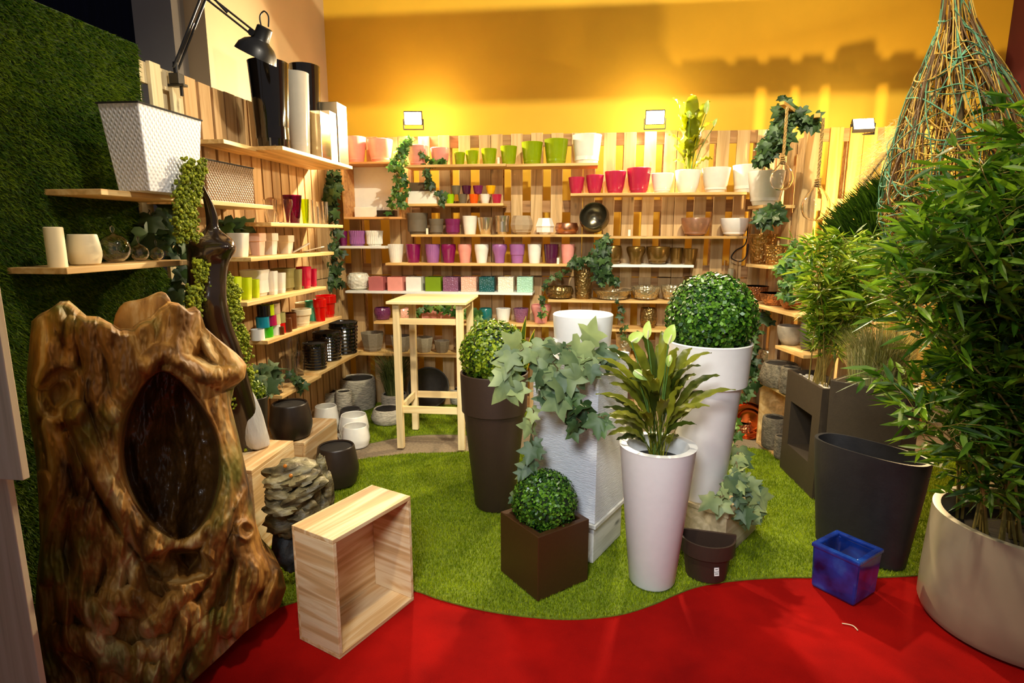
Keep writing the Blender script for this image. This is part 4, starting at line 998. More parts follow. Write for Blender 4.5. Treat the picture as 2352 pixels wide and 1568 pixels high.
# ---- white tower on its plinth
TW = M('white textured fibre', srgb(222, 226, 232), .6, bump=1., scale=30, var=.02, bscale=34, stretch=(1, 1, 9), dist=.006)
Pc = atz(1365, 1300, .012); zt = aty(1363, 838, Pc.y).z
ang = math.radians(63); ux = V((math.cos(ang), math.sin(ang), 0)); uy = V((-ux.y, ux.x, 0))
sw = .345; zp = aty(1364, 1208, Pc.y).z
cen = Pc+ux*sw/2+uy*sw/2
WW = wood('white washed wood', srgb(206, 206, 200), srgb(228, 228, 224), 0, 6, .65, .05)
t = thing('plinth', 'low white washed wooden plinth under the white tower', 'plinth', cen, ang)
MB().box((0, 0, (zp-.032)/2), (sw-.03, sw-.03, zp-.032)).obj('body', WW, t, bevel=.003)
MB().box((0, 0, zp-.022), (sw, sw, .02)).obj('top_board', WW, t, bevel=.003)
s2 = sw-.012
t = thing('square_tower', 'tall square white textured column on the low plinth, draped with ivy', 'column', (cen.x, cen.y, zp+.001), ang)
hollow_box(MB(), s2, s2, zt-zp, .02, zt-zp-.02, .985).obj('shell', TW, t, bevel=.004)
TWC, TWT, TWA = cen, zt, ang
P, r, h = locate(1287, 1425, 713, 808, 'y', cen.y, zt-.018)
PROF['drum'] = [(.88, 0), (.9, .02), (1, .98), (1, 1)]
o = tag(MB().lathe(pot_prof('drum', r, h, .012, .2), 48).obj('flower_pot', WHITE, smooth=True, loc=(cen.x, cen.y, zt-.018)), 'wide plain white pot standing on top of the white tower', 'pot')
lm = MB().box((0, 0, 0), (.028, .001, .05)).obj('price_tag', M('white card', srgb(236, 236, 230), .6, var=.02)); lm.location = V((cen.x-r*.96, cen.y-.07, zt+.06)); lm.rotation_euler = (.2, .5, .5)
tag(lm, 'small white and blue price tag on the pot above the tower', 'tag')
MB().box((.004, -.001, -.012), (.016, .0012, .022)).obj('print', M('blue print', srgb(30, 84, 170), .6), lm)
# ---- white conical planter with spathiphyllum
cone, CP, CPr, CPh = planter('tall conical glossy white planter with a peace lily, nearest the aisle', 1409, 1581, 1050, 1362, 'talldeep', WHITE, wall=.036, kb=.66, fill=.9, soil=False)
for o in list(cone.children): pass
MB().lathe([(0, CPh*.88), (CPr*.78, CPh*.88), (CPr*.4, CPh*.9), (0, CPh*.9)], 32).obj('soil', SOIL_SHADE, cone, True)
# ---- wooden box under the largest white planter
Cn = atz(1664, 1288, .012); Re = atz(1722, 1232, .012)
ang = frame2(Cn, Re, Cn); ux = V((math.cos(ang), math.sin(ang), 0)); uy = V((-ux.y, ux.x, 0))
zb = aty(1658, 1180, Cn.y).z; bw, bd = .40, .46
cen = Cn+ux*bw/2+uy*bd/2
t = thing('wooden_box', 'pale wooden box under the largest white planter, draped with ivy', 'box', cen, ang)
BXW = wood('weathered box wood', srgb(188, 168, 128), srgb(212, 194, 156), 0, 6, .7, .08)
MB().box((0, 0, (zb-.034)/2), (bw-.01, bd-.01, zb-.034)).obj('body', BXW, t, bevel=.003)
MB().box((0, 0, zb-.023), (bw+.01, bd+.01, .021)).obj('lid', BXW, t, bevel=.003)
P, r, h = locate(1510, 1698, 800, 1160, 'z', zb-.011, kb=.56, kt=-1.)
P.x = cen.x*.35+P.x*.65; 
PROF['bigflange'] = [(.52, 0), (.55, .012), (.80, .72), (.82, .735), (.93, .75), (.985, .985), (1, 1)]
t = thing('tall_planter', 'largest tall white planter with a collar, holding the biggest topiary', 'planter', P)
MB().lathe(pot_prof('bigflange', r, h, .014, .9), 56).obj('shell', WHITE, t, True, angle=30)
MB().lathe([(0, .93*h), (r*.92, .935*h), (r*.5, .96*h), (0, .965*h)], 32).obj('soil', SOIL_SHADE, t, True)
cz = aty(1604, 728, P.y)
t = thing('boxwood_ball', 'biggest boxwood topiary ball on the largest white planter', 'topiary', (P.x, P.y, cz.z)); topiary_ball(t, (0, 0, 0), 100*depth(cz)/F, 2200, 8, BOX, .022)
# ---- half round wall pot
P = atz(1619, 1337, .012); r = 62*depth(P)/F*1.0; h = aty(1619, 1248, P.y).z-.012
hp_ang = ang-PI/2+.12
hb = P+V((0, .0, 0)); hb = P+V((P.x, P.y, 0)).normalized()*r*.62
t = thing('wall_pot', 'dark brown half round plastic wall pot leaning against the wooden box', 'pot', hb, -.16)
pr = [(.70*r, 0), (.74*r, .02*h), (.86*r, .62*h), (.98*r, .64*h), (r, .99*h), (r, h), (.93*r, h), (.93*r, .66*h), (.8*r, .6*h), (.68*r, .06*h), (0, .06*h)]
def half(pr, n=24):
    m = MB(); vs = []; fs = []
    for (rr, z) in pr:
        for k in range(n+1):
            a = PI+PI*k/n; vs.append((rr*math.cos(a), rr*math.sin(a)*.92, z))
    for j in range(len(pr)-1):
        for k in range(n):
            a = j*(n+1)+k; fs.append((a, a+1, a+n+2, a+n+1))
    fs.append(tuple(range(n, -1, -1)))
    return m.add(vs, fs)
half(pr).obj('shell', BRP, t, True, angle=30)
m = MB(); m.add([(-.72*r, 0, 0), (.72*r, 0, 0), (.86*r, 0, .62*h), (1*r, 0, .64*h), (1*r, 0, h*1.1), (-1*r, 0, h*1.1), (-1*r, 0, .64*h), (-.86*r, 0, .62*h)]+[(-.72*r, .012, 0), (.72*r, .012, 0), (.86*r, .012, .62*h), (1*r, .012, .64*h), (1*r, .012, h*1.1), (-1*r, .012, h*1.1), (-1*r, .012, .64*h), (-.86*r, .012, .62*h)], [(0, 1, 2, 3, 4, 5, 6, 7), (15, 14, 13, 12, 11, 10, 9, 8)]+[(i, i+8, (i+1) % 8+8, (i+1) % 8) for i in range(8)])
m.obj('back_plate', BRP, t)
lab = thing_l = MB()
ax = -.97*.83*r*math.cos(1.25)*-1
lb = MB().box((0, 0, 0), (.021, .0012, .036)).obj('price_label', M('label paper', srgb(236, 234, 230), .5, var=.02), t); lb.location = (.33*r, -.80*r*.92, .36*h); lb.rotation_euler = (-.16, 0, .38)
lb['label'] = 'small white printed price label'
MB().box((0, -.0008, .0), (.019, .0006, .002)).obj('print_line', SOIL_SHADE, lb)
m = MB()
for i in range(9): m.box((-.007+i*.0017, -.0008, -.009), (.0009 if i % 2 else .0006, .0006, .008))
m.box((0, -.0008, .010), (.012, .0006, .003))
m.obj('print', M('label ink', srgb(70, 66, 60), .6), lb)
# ================================================================== RIGHT FOREGROUND
BLM = M('charcoal fibre clay', srgb(34, 32, 34), .5, var=.12, bump=.15, scale=30)
BLB = M('dark bronze fibre clay', srgb(54, 44, 32), .55, var=.1, bump=.15, scale=40)
# slab planter with a square niche
a = atz(1790, 1075); c = atz(1864, 1150); dv = (c-a); c = a+dv*1.0; Ls = dv.length; rzS = math.atan2(dv.y, dv.x)+PI/2
nS = V((-dv.y, dv.x, 0)).normalized(); dS = .17
def on_slab(x, y):
    d = ray(x, y); tt = (a-C0).dot(nS)/d.dot(nS); P = C0+d*tt; return (P-a).dot(dv.normalized()), P.z
hS = on_slab(1802, 844)[1]
u0_, nz1 = on_slab(1817, 921); u1_, nz0 = on_slab(1855, 1060)
mS = (a+c)/2+nS*dS/2
t = thing('slab_planter', 'black rectangular planter with a square window niche, planted with bamboo', 'planter', (mS.x, mS.y, .014), rzS)
y1, y0 = Ls, 0; ny1, ny0 = Ls-u0_, Ls-u1_; 
hS -= .014; nz1 -= .014; nz0 -= .014; ym = Ls/2; pass
m = MB()
m.box((0, 0, nz0/2), (dS, Ls, nz0))
m.box((0, 0, (nz1+.03)/2+nz1/2-.0), (dS, Ls, .03)) if False else None
m.box((0, ny1-ym+(y1-ny1)/2, (nz0+nz1)/2), (dS, y1-ny1, nz1-nz0)); m.box((0, y0-ym+(ny0-y0)/2, (nz0+nz1)/2), (dS, ny0-y0, nz1-nz0))
m.box((dS/2-.01, (ny0+ny1)/2-ym, (nz0+nz1)/2), (.02, ny1-ny0, nz1-nz0))
m.box((0, 0, (nz1+hS-.08)/2), (dS, Ls, hS-.08-nz1))
for cc, ss in [((-dS/2+.01, 0, hS-.04), (.02, Ls, .08)), ((dS/2-.01, 0, hS-.04), (.02, Ls, .08)), ((0, Ls/2-.01, hS-.04), (dS-.04, .02, .08)), ((0, -Ls/2+.01, hS-.04), (dS-.04, .02, .08))]: m.box(cc, ss)
m.obj('body', BLB, t)
m = MB(); random.seed(4)
for i in range(90): m.blob((random.uniform(-.05, .05), random.uniform(-Ls/2+.035, Ls/2-.035), hS-.06+random.uniform(0, .03)), random.uniform(.012, .022), 6, 5, .1)
m.obj('pebbles', M('white pebbles', srgb(206, 200, 188), .6, var=.1), t, True)['kind'] = 'stuff'
SLAB = (mS.x, mS.y, hS)
# grass planter (dark rectangular)
g1 = aty(1907, 872, 3.20); g2 = aty(2086, 900, 2.95); zg = g1.z
dG = V((g2.x-g1.x, g2.y-g1.y, 0)); LG = dG.length; dG.normalize(); nG = V((-dG.y, dG.x, 0)); rzG = math.atan2(dG.y, dG.x)
mG = (g1+g2)/2+nG*.12
t = thing('trough_planter', 'dark brown rectangular planter with feathery grass behind the oval planter', 'planter', (mG.x, mG.y, .002), rzG)
hollow_box(MB(), LG, .24, zg-.002, .018, zg-.08, .94).obj('shell', BLB, t, bevel=.004)
MB().box((0, 0, zg-.07), (LG-.06, .18, .02)).obj('soil', SOIL_SHADE, t)
GRS = (mG.x, mG.y, zg-.05, LG/2-.05, .08)
# oval black planter
zo = .52; cen = V((1.335, 2.755, 0)); dirb = V((.67, -.74, 0))
t = thing('oval_planter', 'tall oval black planter, empty, behind the blue glazed pot', 'planter', (cen.x, cen.y, .008), math.atan2(dirb.y, dirb.x))
wl = .245
pr = [(.74, 0), (.80, .02), (.86, .3), (.95, .7), (1, .97), (1, 1), (.93, 1), (.91, .9), (.8, .35), (0, .33)]
MB().lathe([(a*wl, b2*zo) for a, b2 in pr], 56, sy=.46, squ=2.6).obj('shell', BLM, t, True, angle=30)
# blue cube pot
BLU = bpy.data.materials.new('cobalt glaze'); BLU.use_nodes = True
nt = BLU.node_tree; b = nt.nodes['Principled BSDF']; n1 = N(nt, 'ShaderNodeTexNoise'); n1.inputs['Scale'].default_value = 9; n1.inputs['Detail'].default_value = 6; nt.links.new(coords(nt), n1.inputs['Vector'])
nt.links.new(ramp(nt, n1.outputs[0], [(.3, srgb(10, 14, 60)), (.55, srgb(18, 50, 140)), (.75, srgb(40, 96, 180))]), b.inputs['Base Color']); b.inputs['Roughness'].default_value = .12; b.inputs['Coat Weight'].default_value = .6
B = atz(1962, 1398); L = atz(1893, 1364); R_ = atz(2038, 1362)
ang = math.radians(40); sd = .195; ux = V((math.cos(ang), math.sin(ang), 0)); uy = V((-ux.y, ux.x, 0))
hb2 = aty(1962, 1295, B.y).z; 
t = thing('glazed_pot', 'square cobalt blue glazed pot on the red carpet', 'pot', B+ux*sd/2+uy*sd/2+V((0, 0, .001)), ang)
hollow_box(MB(), sd*1.0, sd*1.0, hb2, .022, .03, .93).obj('shell', BLU, t, bevel=.012)
m = MB()
for cc, ss in [((-sd/2+.01, 0, hb2-.004), (.026, sd+.006, .02)), ((sd/2-.01, 0, hb2-.004), (.026, sd+.006, .02)), ((0, -sd/2+.01, hb2-.004), (sd-.03, .026, .02)), ((0, sd/2-.01, hb2-.004), (sd-.03, .026, .02))]: m.box(cc, ss)
m.obj('rim', BLU, t, bevel=.006)
MB().box((0, 0, hb2*.55), (sd-.05, sd-.05, .004)).obj('inside', M('pale clay', srgb(150, 132, 104), .8, var=.1), t)
# big cream cylinder with bamboo
P, r, h = locate(2066, 2560, 1256, 1524, 'z', .001, kb=.93, kt=-1.)
CRG = M('crackled cream glaze', srgb(160, 150, 126), .35, var=.1, scale=5, coat=.25)
PROF['bigcyl'] = [(.88, 0), (.96, .025), (1, .09), (1, .35), (.965, .93), (.96, 1)]
t = thing('large_pot', 'huge cream glazed cylinder pot holding the tall bamboo, right edge', 'pot', P)
MB().lathe(pot_prof('bigcyl', r, h, .028, .8), 72).obj('shell', CRG, t, True, angle=30)
MB().lathe([(0, .8*h), (r*.92, .8*h), (r*.5, .83*h), (0, .84*h)], 32).obj('soil', SOIL_SHADE, t, True)
BAM = (P.x, P.y, h*.82, r)
# ================================================================== LEFT GROUND GROUP
G = 'weathered grey bark textured pots by the back corner'
def gp(label, px0, px1, yt, yb, shape, mat, z0=.001, **k): return pot(label, px0, px1, yt, yb, shape, mat, 'z', z0, **k)
gp('largest grey bark textured pot standing in the back left corner', 784, 866, 858, 946, 'stone', STON, group=G, wall=.016)
gp('grey bark textured pot left of the largest one', 724, 780, 892, 966, 'stone', STON, group=G, wall=.014)
gp('small grey bark textured pot between the two larger ones', 774, 812, 893, 968, 'stone', STON, group=G, wall=.014)
gp('low wide grey bark textured bowl pot on the turf by the table', 853, 930, 927, 978, 'belly', STON, .014, group=G, wall=.014, cat='pot')
GP_P, GP_r, GP_h = locate(877, 938, 896, 950, 'z', .014)
gp('grey bark pot planted with tufted grass beside the bar table', 877, 938, 896, 950, 'stone', STON, .014, group=G, wall=.014, fill=.85)
gp('small grey bark pot on the turf right of the bar table', 1034, 1072, 888, 930, 'stone', STON, .014, group=G, wall=.012)
r = 46*depth(atz(983, 935))/F; P = atz(983, 940); P = V((P.x, P.y+.05, .014+r*.97))
R = Matrix.Rotation(math.radians(10), 3, 'Z') @ Matrix.Rotation(math.radians(74), 3, 'X')
pr = [(0, -.42), (.5, -.4), (.8, -.2), (1, .1), (1.01, .12), (.95, .12), (.74, -.18), (.45, -.33), (0, -.35)]
tag(MB().lathe([(a*r, b2*r) for a, b2 in pr], 44, rot=R).obj('bowl', M('dark grey stone dish', srgb(66, 58, 46), .7, bump=.3, scale=30, var=.15), smooth=True, loc=P), 'dark round dish tipped on edge behind the bar table', 'bowl')
G = 'white gloss pots on the floor at left'
gp('large white pot standing left of the grey pots', 722, 782, 924, 1000, 'belly', WHITEG, group=G)
gp('white pot with a rounded base behind the front white pot', 780, 850, 942, 1012, 'belly', WHITEG, group=G)
gp('front white pot nearest the turf edge', 785, 852, 967, 1033, 'belly', WHITEG, group=G)
gp('dark grey round pot just behind the two white pots', 780, 834, 931, 984, 'belly', M('slate glaze', srgb(74, 68, 66), .5, var=.1))
gp('shallow white dish between the dark pots and the white pots', 744, 796, 996, 1012, 'dish', WHITEG, name='bowl', cat='bowl')
gp('maroon glazed bowl behind the black round pot on the turf', 726, 782, 998, 1042, 'round', gl('maroon glaze', (70, 24, 26), rough=.3), name='bowl', cat='bowl')
gp('round matt dark brown pot on the turf beside the rock fountain', 727, 828, 1007, 1126, 'belly', BRNM, .014, wall=.012)
# pine boxes
def pine_box(label, x0, x1, y0, y1, h, z0=.001):
    t = thing('pine_box', label, 'box', ((x0+x1)/2, (y0+y1)/2, z0)); w, d = x1-x0, y1-y0; th = .018
    for nm, c, s, mm in [('top_board', (0, 0, h-th/2), (w, d, th), W_CRATEY), ('bottom_board', (0, 0, th/2), (w, d, th), W_CRATEY), ('side_board', (-w/2+th/2, 0, h/2), (th, d, h-2*th-.001), W_CRATEY), ('side_board', (w/2-th/2, 0, h/2), (th, d, h-2*th-.001), W_CRATEY), ('end_board', (0, -d/2+th/2, h/2), (w-2*th-.001, th, h-2*th-.001), W_CRATEX), ('end_board', (0, d/2-th/2, h/2), (w-2*th-.001, th, h-2*th-.001), W_CRATEX)]:
        MB().box((0, 0, 0), s).obj(nm, mm, t, bevel=.002, loc=c)
    return t
c1 = atz(603, 1082, .44); c2 = atz(652, 1011, .44)
X1 = (c1.x+c2.x)/2
pine_box('pine box carrying the moss torso, left of the rock fountain', X1-.36, X1, c1.y, c2.y, .44)
c3 = atz(727, 996, .30); c4 = atz(640, 1024, .30)
pine_box('pine box carrying the dark brown round pot', c3.x-.44, c3.x, c3.y-.16, c3.y+.30, .30)
gp('round matt dark brown pot standing on the pine box', 621, 722, 913, 1014, 'belly', BRNM, .302, wall=.012)
gp('small rusty brown pot behind the pot on the pine box', 700, 740, 962, 1000, 'belly', gl('rust glaze', (104, 58, 38), rough=.35), .001)
# ================================================================== FLOODLIGHTS
HOUS = M('floodlight housing', srgb(40, 40, 42), .5, var=.1)
def flood(label, px, py, Y, wd, tilt, yaw, power, col, wall_glow, strength):
    P = aty(px, py, Y)
    t = thing('floodlight', label, 'floodlight', P, yaw)
    R = Matrix.Rotation(tilt, 3, 'X')      # front faces -y, tilted
    h = wd*.72
    m = MB(); m.box(R @ V((0, .028, 0)), (wd, .035, h), M4=R)
    for i in range(6): m.box(R @ V((-wd*.4+i*wd*.16, .055, 0)), (.006, .03, h*.8), M4=R)
    m.obj('housing', HOUS, t, bevel=.003)
    MB().box(R @ V((0, .0085, 0)), (wd*.9, .005, h*.86), M4=R).obj('lens', emit('lamp glass', col, strength), t)
    m = MB()
    for s in (-1, 1): m.bar((s*(wd/2+.006), .03, 0), (s*(wd/2+.006), .03, -h*.75), .006, .02)
    m.bar((-(wd/2+.008), .03, -h*.75), (wd/2+.008, .03, -h*.75), .02, .006)
    m.obj('bracket', HOUS, t)
    l = bpy.data.lights.new('floodlight_lamp', 'AREA'); l.shape = 'RECTANGLE'; l.size = wd*.9; l.size_y = h*.85; l.energy = power; l.color = col
    o = bpy.data.objects.new('floodlight_lamp', l); COL.objects.link(o); o.parent = t
    d = R @ V((0, -1, 0)); o.location = d*.006; o.rotation_euler = d.to_track_quat('-Z', 'Y').to_euler()
    if wall_glow:
        l = bpy.data.lights.new('wall_glow_fill', 'POINT'); l.energy = wall_glow; l.color = col; l.shadow_soft_size = .05  # bare point light added behind the pallets, imitates lamp glare on the wall
        o = bpy.data.objects.new('wall_glow_fill', l); COL.objects.link(o); o.parent = t; o.location = (0, .27, .06)
    return t
WARM = (1.0, .80, .50)
flood('burning floodlight on the back wall above the pink pots', 948, 272, 4.93, .15, math.radians(16), .12, 118, WARM, 15, 60)
flood('burning floodlight on the back wall beside the floodlit potted plant', 1505, 270, 4.93, .15, math.radians(16), -.05, 118, WARM, 15, 60)
flood('floodlight on the right pallet top beside the woven nest', 1985, 282, 4.93, .15, math.radians(-35), -.15, 60, (1., .85, .55), 6, 25)
# ================================================================== PLANTS
_h = [(.10, -.15), (.30, -.22), (.50, -.10), (.42, .10), (.54, .24), (.76, .44), (.48, .52), (.27, .52), (.17, .76)]
IVY_OUT = [(0, 0)]+_h+[(0, 1.05)]+[(-x, y) for x, y in reversed(_h)]
def ivy_leaf(m, p, nrm, up, L, tint):
    nrm = V(nrm).normalized(); up = V(up); up = (up-nrm*up.dot(nrm))
    if up.length < 1e-4: up = nrm.orthogonal()
    up.normalize(); s = up.cross(nrm)
    fold = random.uniform(.1, .35); droop = random.uniform(-.15, .3)
    vs = [V(p)+up*(.30*L)+nrm*(.06*L)]
    for x, y in IVY_OUT: vs.append(V(p)+s*(x*L)+up*(y*L)-nrm*(abs(x)*fold*L+droop*y*y*L))
    m.add(vs, [(0, 1+i, 1+(i+1) % 20) for i in range(20)], tint)
def catmull(pts, k=8):
    pts = [V(p) for p in pts]; out = []; n = len(pts)
    for i in range(n-1):
        p0, p1, p2, p3 = pts[max(i-1, 0)], pts[i], pts[i+1], pts[min(i+2, n-1)]
        for s in range(k):
            t = s/k; out.append(.5*((2*p1)+(-p0+p2)*t+(2*p0-5*p1+4*p2-p3)*t*t+(-p0+3*p1-3*p2+p3)*t*t*t))
    out.append(pts[-1]); return out
def ivy(label, paths, size, mat, dens=60, spread=.05, seed=1, face=None, name='ivy_garland', stem=STEM, sr=.0022):
    """paths of world points; leaves hang off the vine and face the room"""
    random.seed(seed)
    base = V(paths[0][0]); t = thing(name, label, 'ivy', base)
    mv, ml = MB(), MB()
    for path in paths:
        pts = catmull(path); pts = [p+V((random.gauss(0, .006), random.gauss(0, .006), random.gauss(0, .006))) for p in pts]
        mv.tube([p-base for p in pts], sr, 5)
        L = sum((pts[i+1]-pts[i]).length for i in range(len(pts)-1)); n = max(3, int(L*dens))
        for i in range(n):
            f = (i+random.random())/n*(len(pts)-1); k = min(int(f), len(pts)-2); p = pts[k].lerp(pts[k+1], f-k)
            toc = (C0-p).normalized() if face is None else V(face)
            off = V((random.gauss(0, 1), random.gauss(0, 1), random.gauss(0, 1))); off = off/max(off.length, .01)*spread*random.uniform(.2, 1)
            off += toc*spread*.35
            q = p+off
            mv.tube([p-base, (p+q)/2-base+V((0, 0, .006)), q-base], sr*.5, 3, False)
            nr = (toc+V((random.gauss(0, .5), random.gauss(0, .5), random.gauss(.25, .45)))).normalized()
            up = V((random.gauss(0, .5), random.gauss(0, .5), -1+random.gauss(0, .5)))+off*4
            ivy_leaf(ml, q-base, nr, up, size*random.uniform(.55, 1.2), random.uniform(-.4, .4))
    mv.obj('vine', stem, t); ml.obj('leaves', mat, t, True, angle=180)
    return t
def ypath(*pts): return [aty(*p) for p in pts]
def xpath(*pts): return [atx(*p) for p in pts]
ivy('large pale green ivy garland draped over the white tower', [
    ypath((1395, 822, 2.56), (1340, 800, 2.48), (1280, 795, 2.44), (1215, 800, 2.42), (1165, 840, 2.44)),
    ypath((1330, 800, 2.44), (1345, 830, 2.39), (1335, 862, 2.36)),
    ypath((1270, 810, 2.44), (1285, 870, 2.36), (1305, 910, 2.36)),
    ypath((1230, 810, 2.42), (1250, 870, 2.40), (1262, 930, 2.40)),
    ypath((1180, 810, 2.42), (1165, 860, 2.42), (1185, 880, 2.42))], .105, IVY_P, 26, .055, 11)
ivy('ivy strand hanging along the left edge of the white tower', [ypath((1228, 940, 2.42), (1218, 990, 2.42), (1226, 1040, 2.42), (1200, 1090, 2.40), (1178, 1140, 2.42))], .072, IVY_P, 26, .03, 12)
ivy('dark ivy strand reaching right across the white tower face', [ypath((1300, 900, 2.36), (1335, 935, 2.34), (1362, 960, 2.30), (1390, 955, 2.26)), ypath((1322, 925, 2.34), (1330, 965, 2.32), (1318, 995, 2.32))], .085, IVY_D, 26, .035, 13)
yb_ = 2.55
ivy('ivy clump spilling over the right corner of the pale wooden box', [
    ypath((1692, 1020, 2.98), (1692, 1070, 2.82), (1682, 1120, 2.62), (1650, 1140, 2.52)),
    ypath((1690, 1080, 2.80), (1720, 1110, 2.72), (1745, 1130, 2.7), (1752, 1190, 2.7)),
    ypath((1680, 1110, 2.62), (1700, 1160, 2.6), (1715, 1200, 2.58)),
    ypath((1690, 1100, 2.66), (1760, 1140, 2.72))], .08, IVY_P, 30, .045, 14)
ivy('fresh ivy sprig behind the largest white planter near the copper bowl', [ypath((1685, 960, 3.9), (1690, 985, 3.85), (1684, 1000, 3.8)), ypath((1690, 1030, 3.2), (1686, 1060, 3.1))], .06, IVY_G, 40, .03, 15)
ivy('glowing ivy trailing beside the white-backed display box, under the floodlight', [
    ypath((945, 318, 4.74), (925, 340, 4.68), (905, 372, 4.66), (915, 420, 4.66), (900, 478, 4.66)),
    ypath((930, 335, 4.7), (922, 390, 4.68), (932, 440, 4.67), (920, 472, 4.67)),
    ypath((960, 345, 4.78), (985, 368, 4.80), (1022, 372, 4.74))], .045, IVY_G, 95, .04, 16)
ivy('small ivy on the stacked troughs of the short shelf', [ypath((978, 384, 4.72), (982, 410, 4.70), (988, 425, 4.70)), ypath((1005, 440, 4.74), (1018, 452, 4.72), (1012, 462, 4.70))], .055, IVY_D, 50, .03, 17)
ivy('dark ivy hanging in the back left corner above the glass vases', [
    ypath((730, 388, 4.72), (738, 420, 4.62), (755, 450, 4.6), (745, 490, 4.6)), ypath((765, 388, 4.72), (768, 430, 4.66), (758, 470, 4.62), (770, 500, 4.62))], .07, IVY_D, 80, .06, 18)
ivy('dark ivy hanging in the back left corner below the glass shelf', [
    ypath((748, 525, 4.7), (740, 560, 4.62), (752, 610, 4.6), (765, 660, 4.6)), ypath((768, 525, 4.74), (775, 580, 4.66), (765, 630, 4.62), (780, 655, 4.62)), ypath((755, 540, 4.68), (735, 575, 4.6), (745, 625, 4.58))], .065, IVY_D, 90, .05, 19)
ivy('dark ivy climbing the left pallets behind the moss torso', [
    xpath((395, 465, -1.98), (375, 500, -1.97), (400, 560, -1.97), (415, 620, -1.97), (400, 720, -1.97)), xpath((420, 470, -1.98), (410, 530, -1.97), (425, 600, -1.97)), xpath((340, 480, -1.99), (330, 520, -1.98), (320, 560, -1.97))], .10, IVY_D, 40, .05, 20)
ivy('large dark ivy leaves above the cream white pot', [xpath((508, 532, -1.99), (525, 518, -1.98), (545, 524, -1.97))], .13, IVY_D, 60, .04, 21)
ivy('dark ivy cascading from the top of the right return wall', [
    ypath((1800, 232, 4.12), (1790, 270, 4.08), (1775, 310, 4.06), (1752, 345, 4.06), (1758, 362, 4.08)), ypath((1795, 240, 4.1), (1815, 270, 4.06), (1800, 310, 4.02), (1782, 340, 4.04)), ypath((1800, 250, 4.1), (1830, 265, 4.05), (1860, 270, 4.02), (1872, 290, 4.0)), ypath((1780, 300, 4.06), (1760, 330, 4.05), (1748, 365, 4.06))], .06, IVY_D, 110, .055, 22)
ivy('dark ivy hanging under the big white pot shelf', [[V((1.31, 4.34, S['r1']-.012)), V((1.30, 4.28, S['r1']-.026))]+ypath((1748, 492, 4.1), (1770, 492, 4.05), (1790, 500, 4.02)), ypath((1750, 490, 4.1), (1752, 515, 4.08))], .07, IVY_D, 60, .035, 23)
ivy('dark ivy hanging behind the tall bronze vase', [
    ypath((1392, 545, 4.74), (1380, 575, 4.68), (1375, 620, 4.68), (1388, 650, 4.66)), ypath((1385, 560, 4.72), (1350, 590, 4.7), (1330, 605, 4.68), (1312, 600, 4.7)), ypath((1390, 600, 4.72), (1400, 630, 4.7), (1418, 648, 4.7)), ypath((1380, 550, 4.72), (1398, 600, 4.68), (1375, 640, 4.68))], .06, IVY_D, 75, .04, 24)
ivy('thin ivy sprigs around the squat hammered bronze bowl', [ypath((1305, 622, 4.72), (1280, 630, 4.7), (1252, 650, 4.68), (1246, 695, 4.66)), ypath((1420, 690, 4.66), (1428, 720, 4.66), (1430, 770, 4.66))], .045, IVY_D, 34, .025, 25)
ivy('ivy garland over the pale pink trough behind the bar table', [ypath((946, 718, 4.68), (985, 706, 4.68), (1030, 708, 4.68), (1060, 716, 4.68), (1095, 715, 4.68), (1108, 745, 4.66)), ypath((1075, 706, 4.68), (1085, 740, 4.66), (1090, 765, 4.66))], .055, IVY_G, 55, .035, 26)
ivy('little ivy sprig hanging on the tall pale pink pot', [ypath((1248, 690, 4.68), (1250, 712, 4.66), (1242, 730, 4.66))], .035, IVY_G, 50, .015, 27)
ivy('pale variegated ivy behind the left edge of the bamboo', [ypath((1835, 560, 3.9), (1815, 590, 3.85), (1800, 630, 3.85), (1808, 690, 3.85)), ypath((1840, 570, 3.85), (1835, 620, 3.8), (1820, 660, 3.8)), ypath((1850, 600, 3.8), (1845, 650, 3.8))], .042, IVY_G, 150, .06, 28)
ivy('dark ivy in the right corner beside the hammered copper pot', [ypath((1745, 748, 4.35), (1725, 790, 4.3), (1735, 830, 4.28), (1718, 860, 4.28)), ypath((1765, 715, 4.4), (1750, 725, 4.38), (1775, 735, 4.38)), ypath((1735, 850, 4.28), (1720, 890, 4.25), (1700, 920, 4.2))], .065, IVY_D, 60, .04, 29)
ivy('grey green ivy sprig among the clear glass cylinders', [xpath((588, 850, -1.84), (608, 842, -1.82), (630, 850, -1.80), (640, 866, -1.78)), xpath((590, 860, -1.82), (605, 878, -1.79), (620, 890, -1.77))], .085, IVY_P, 46, .03, 30)
ivy('small ivy sprig hanging over the edge of the low glass shelf', [xpath((668, 862, -1.77), (682, 872, -1.75), (696, 890, -1.74))], .06, IVY_D, 60, .02, 31)
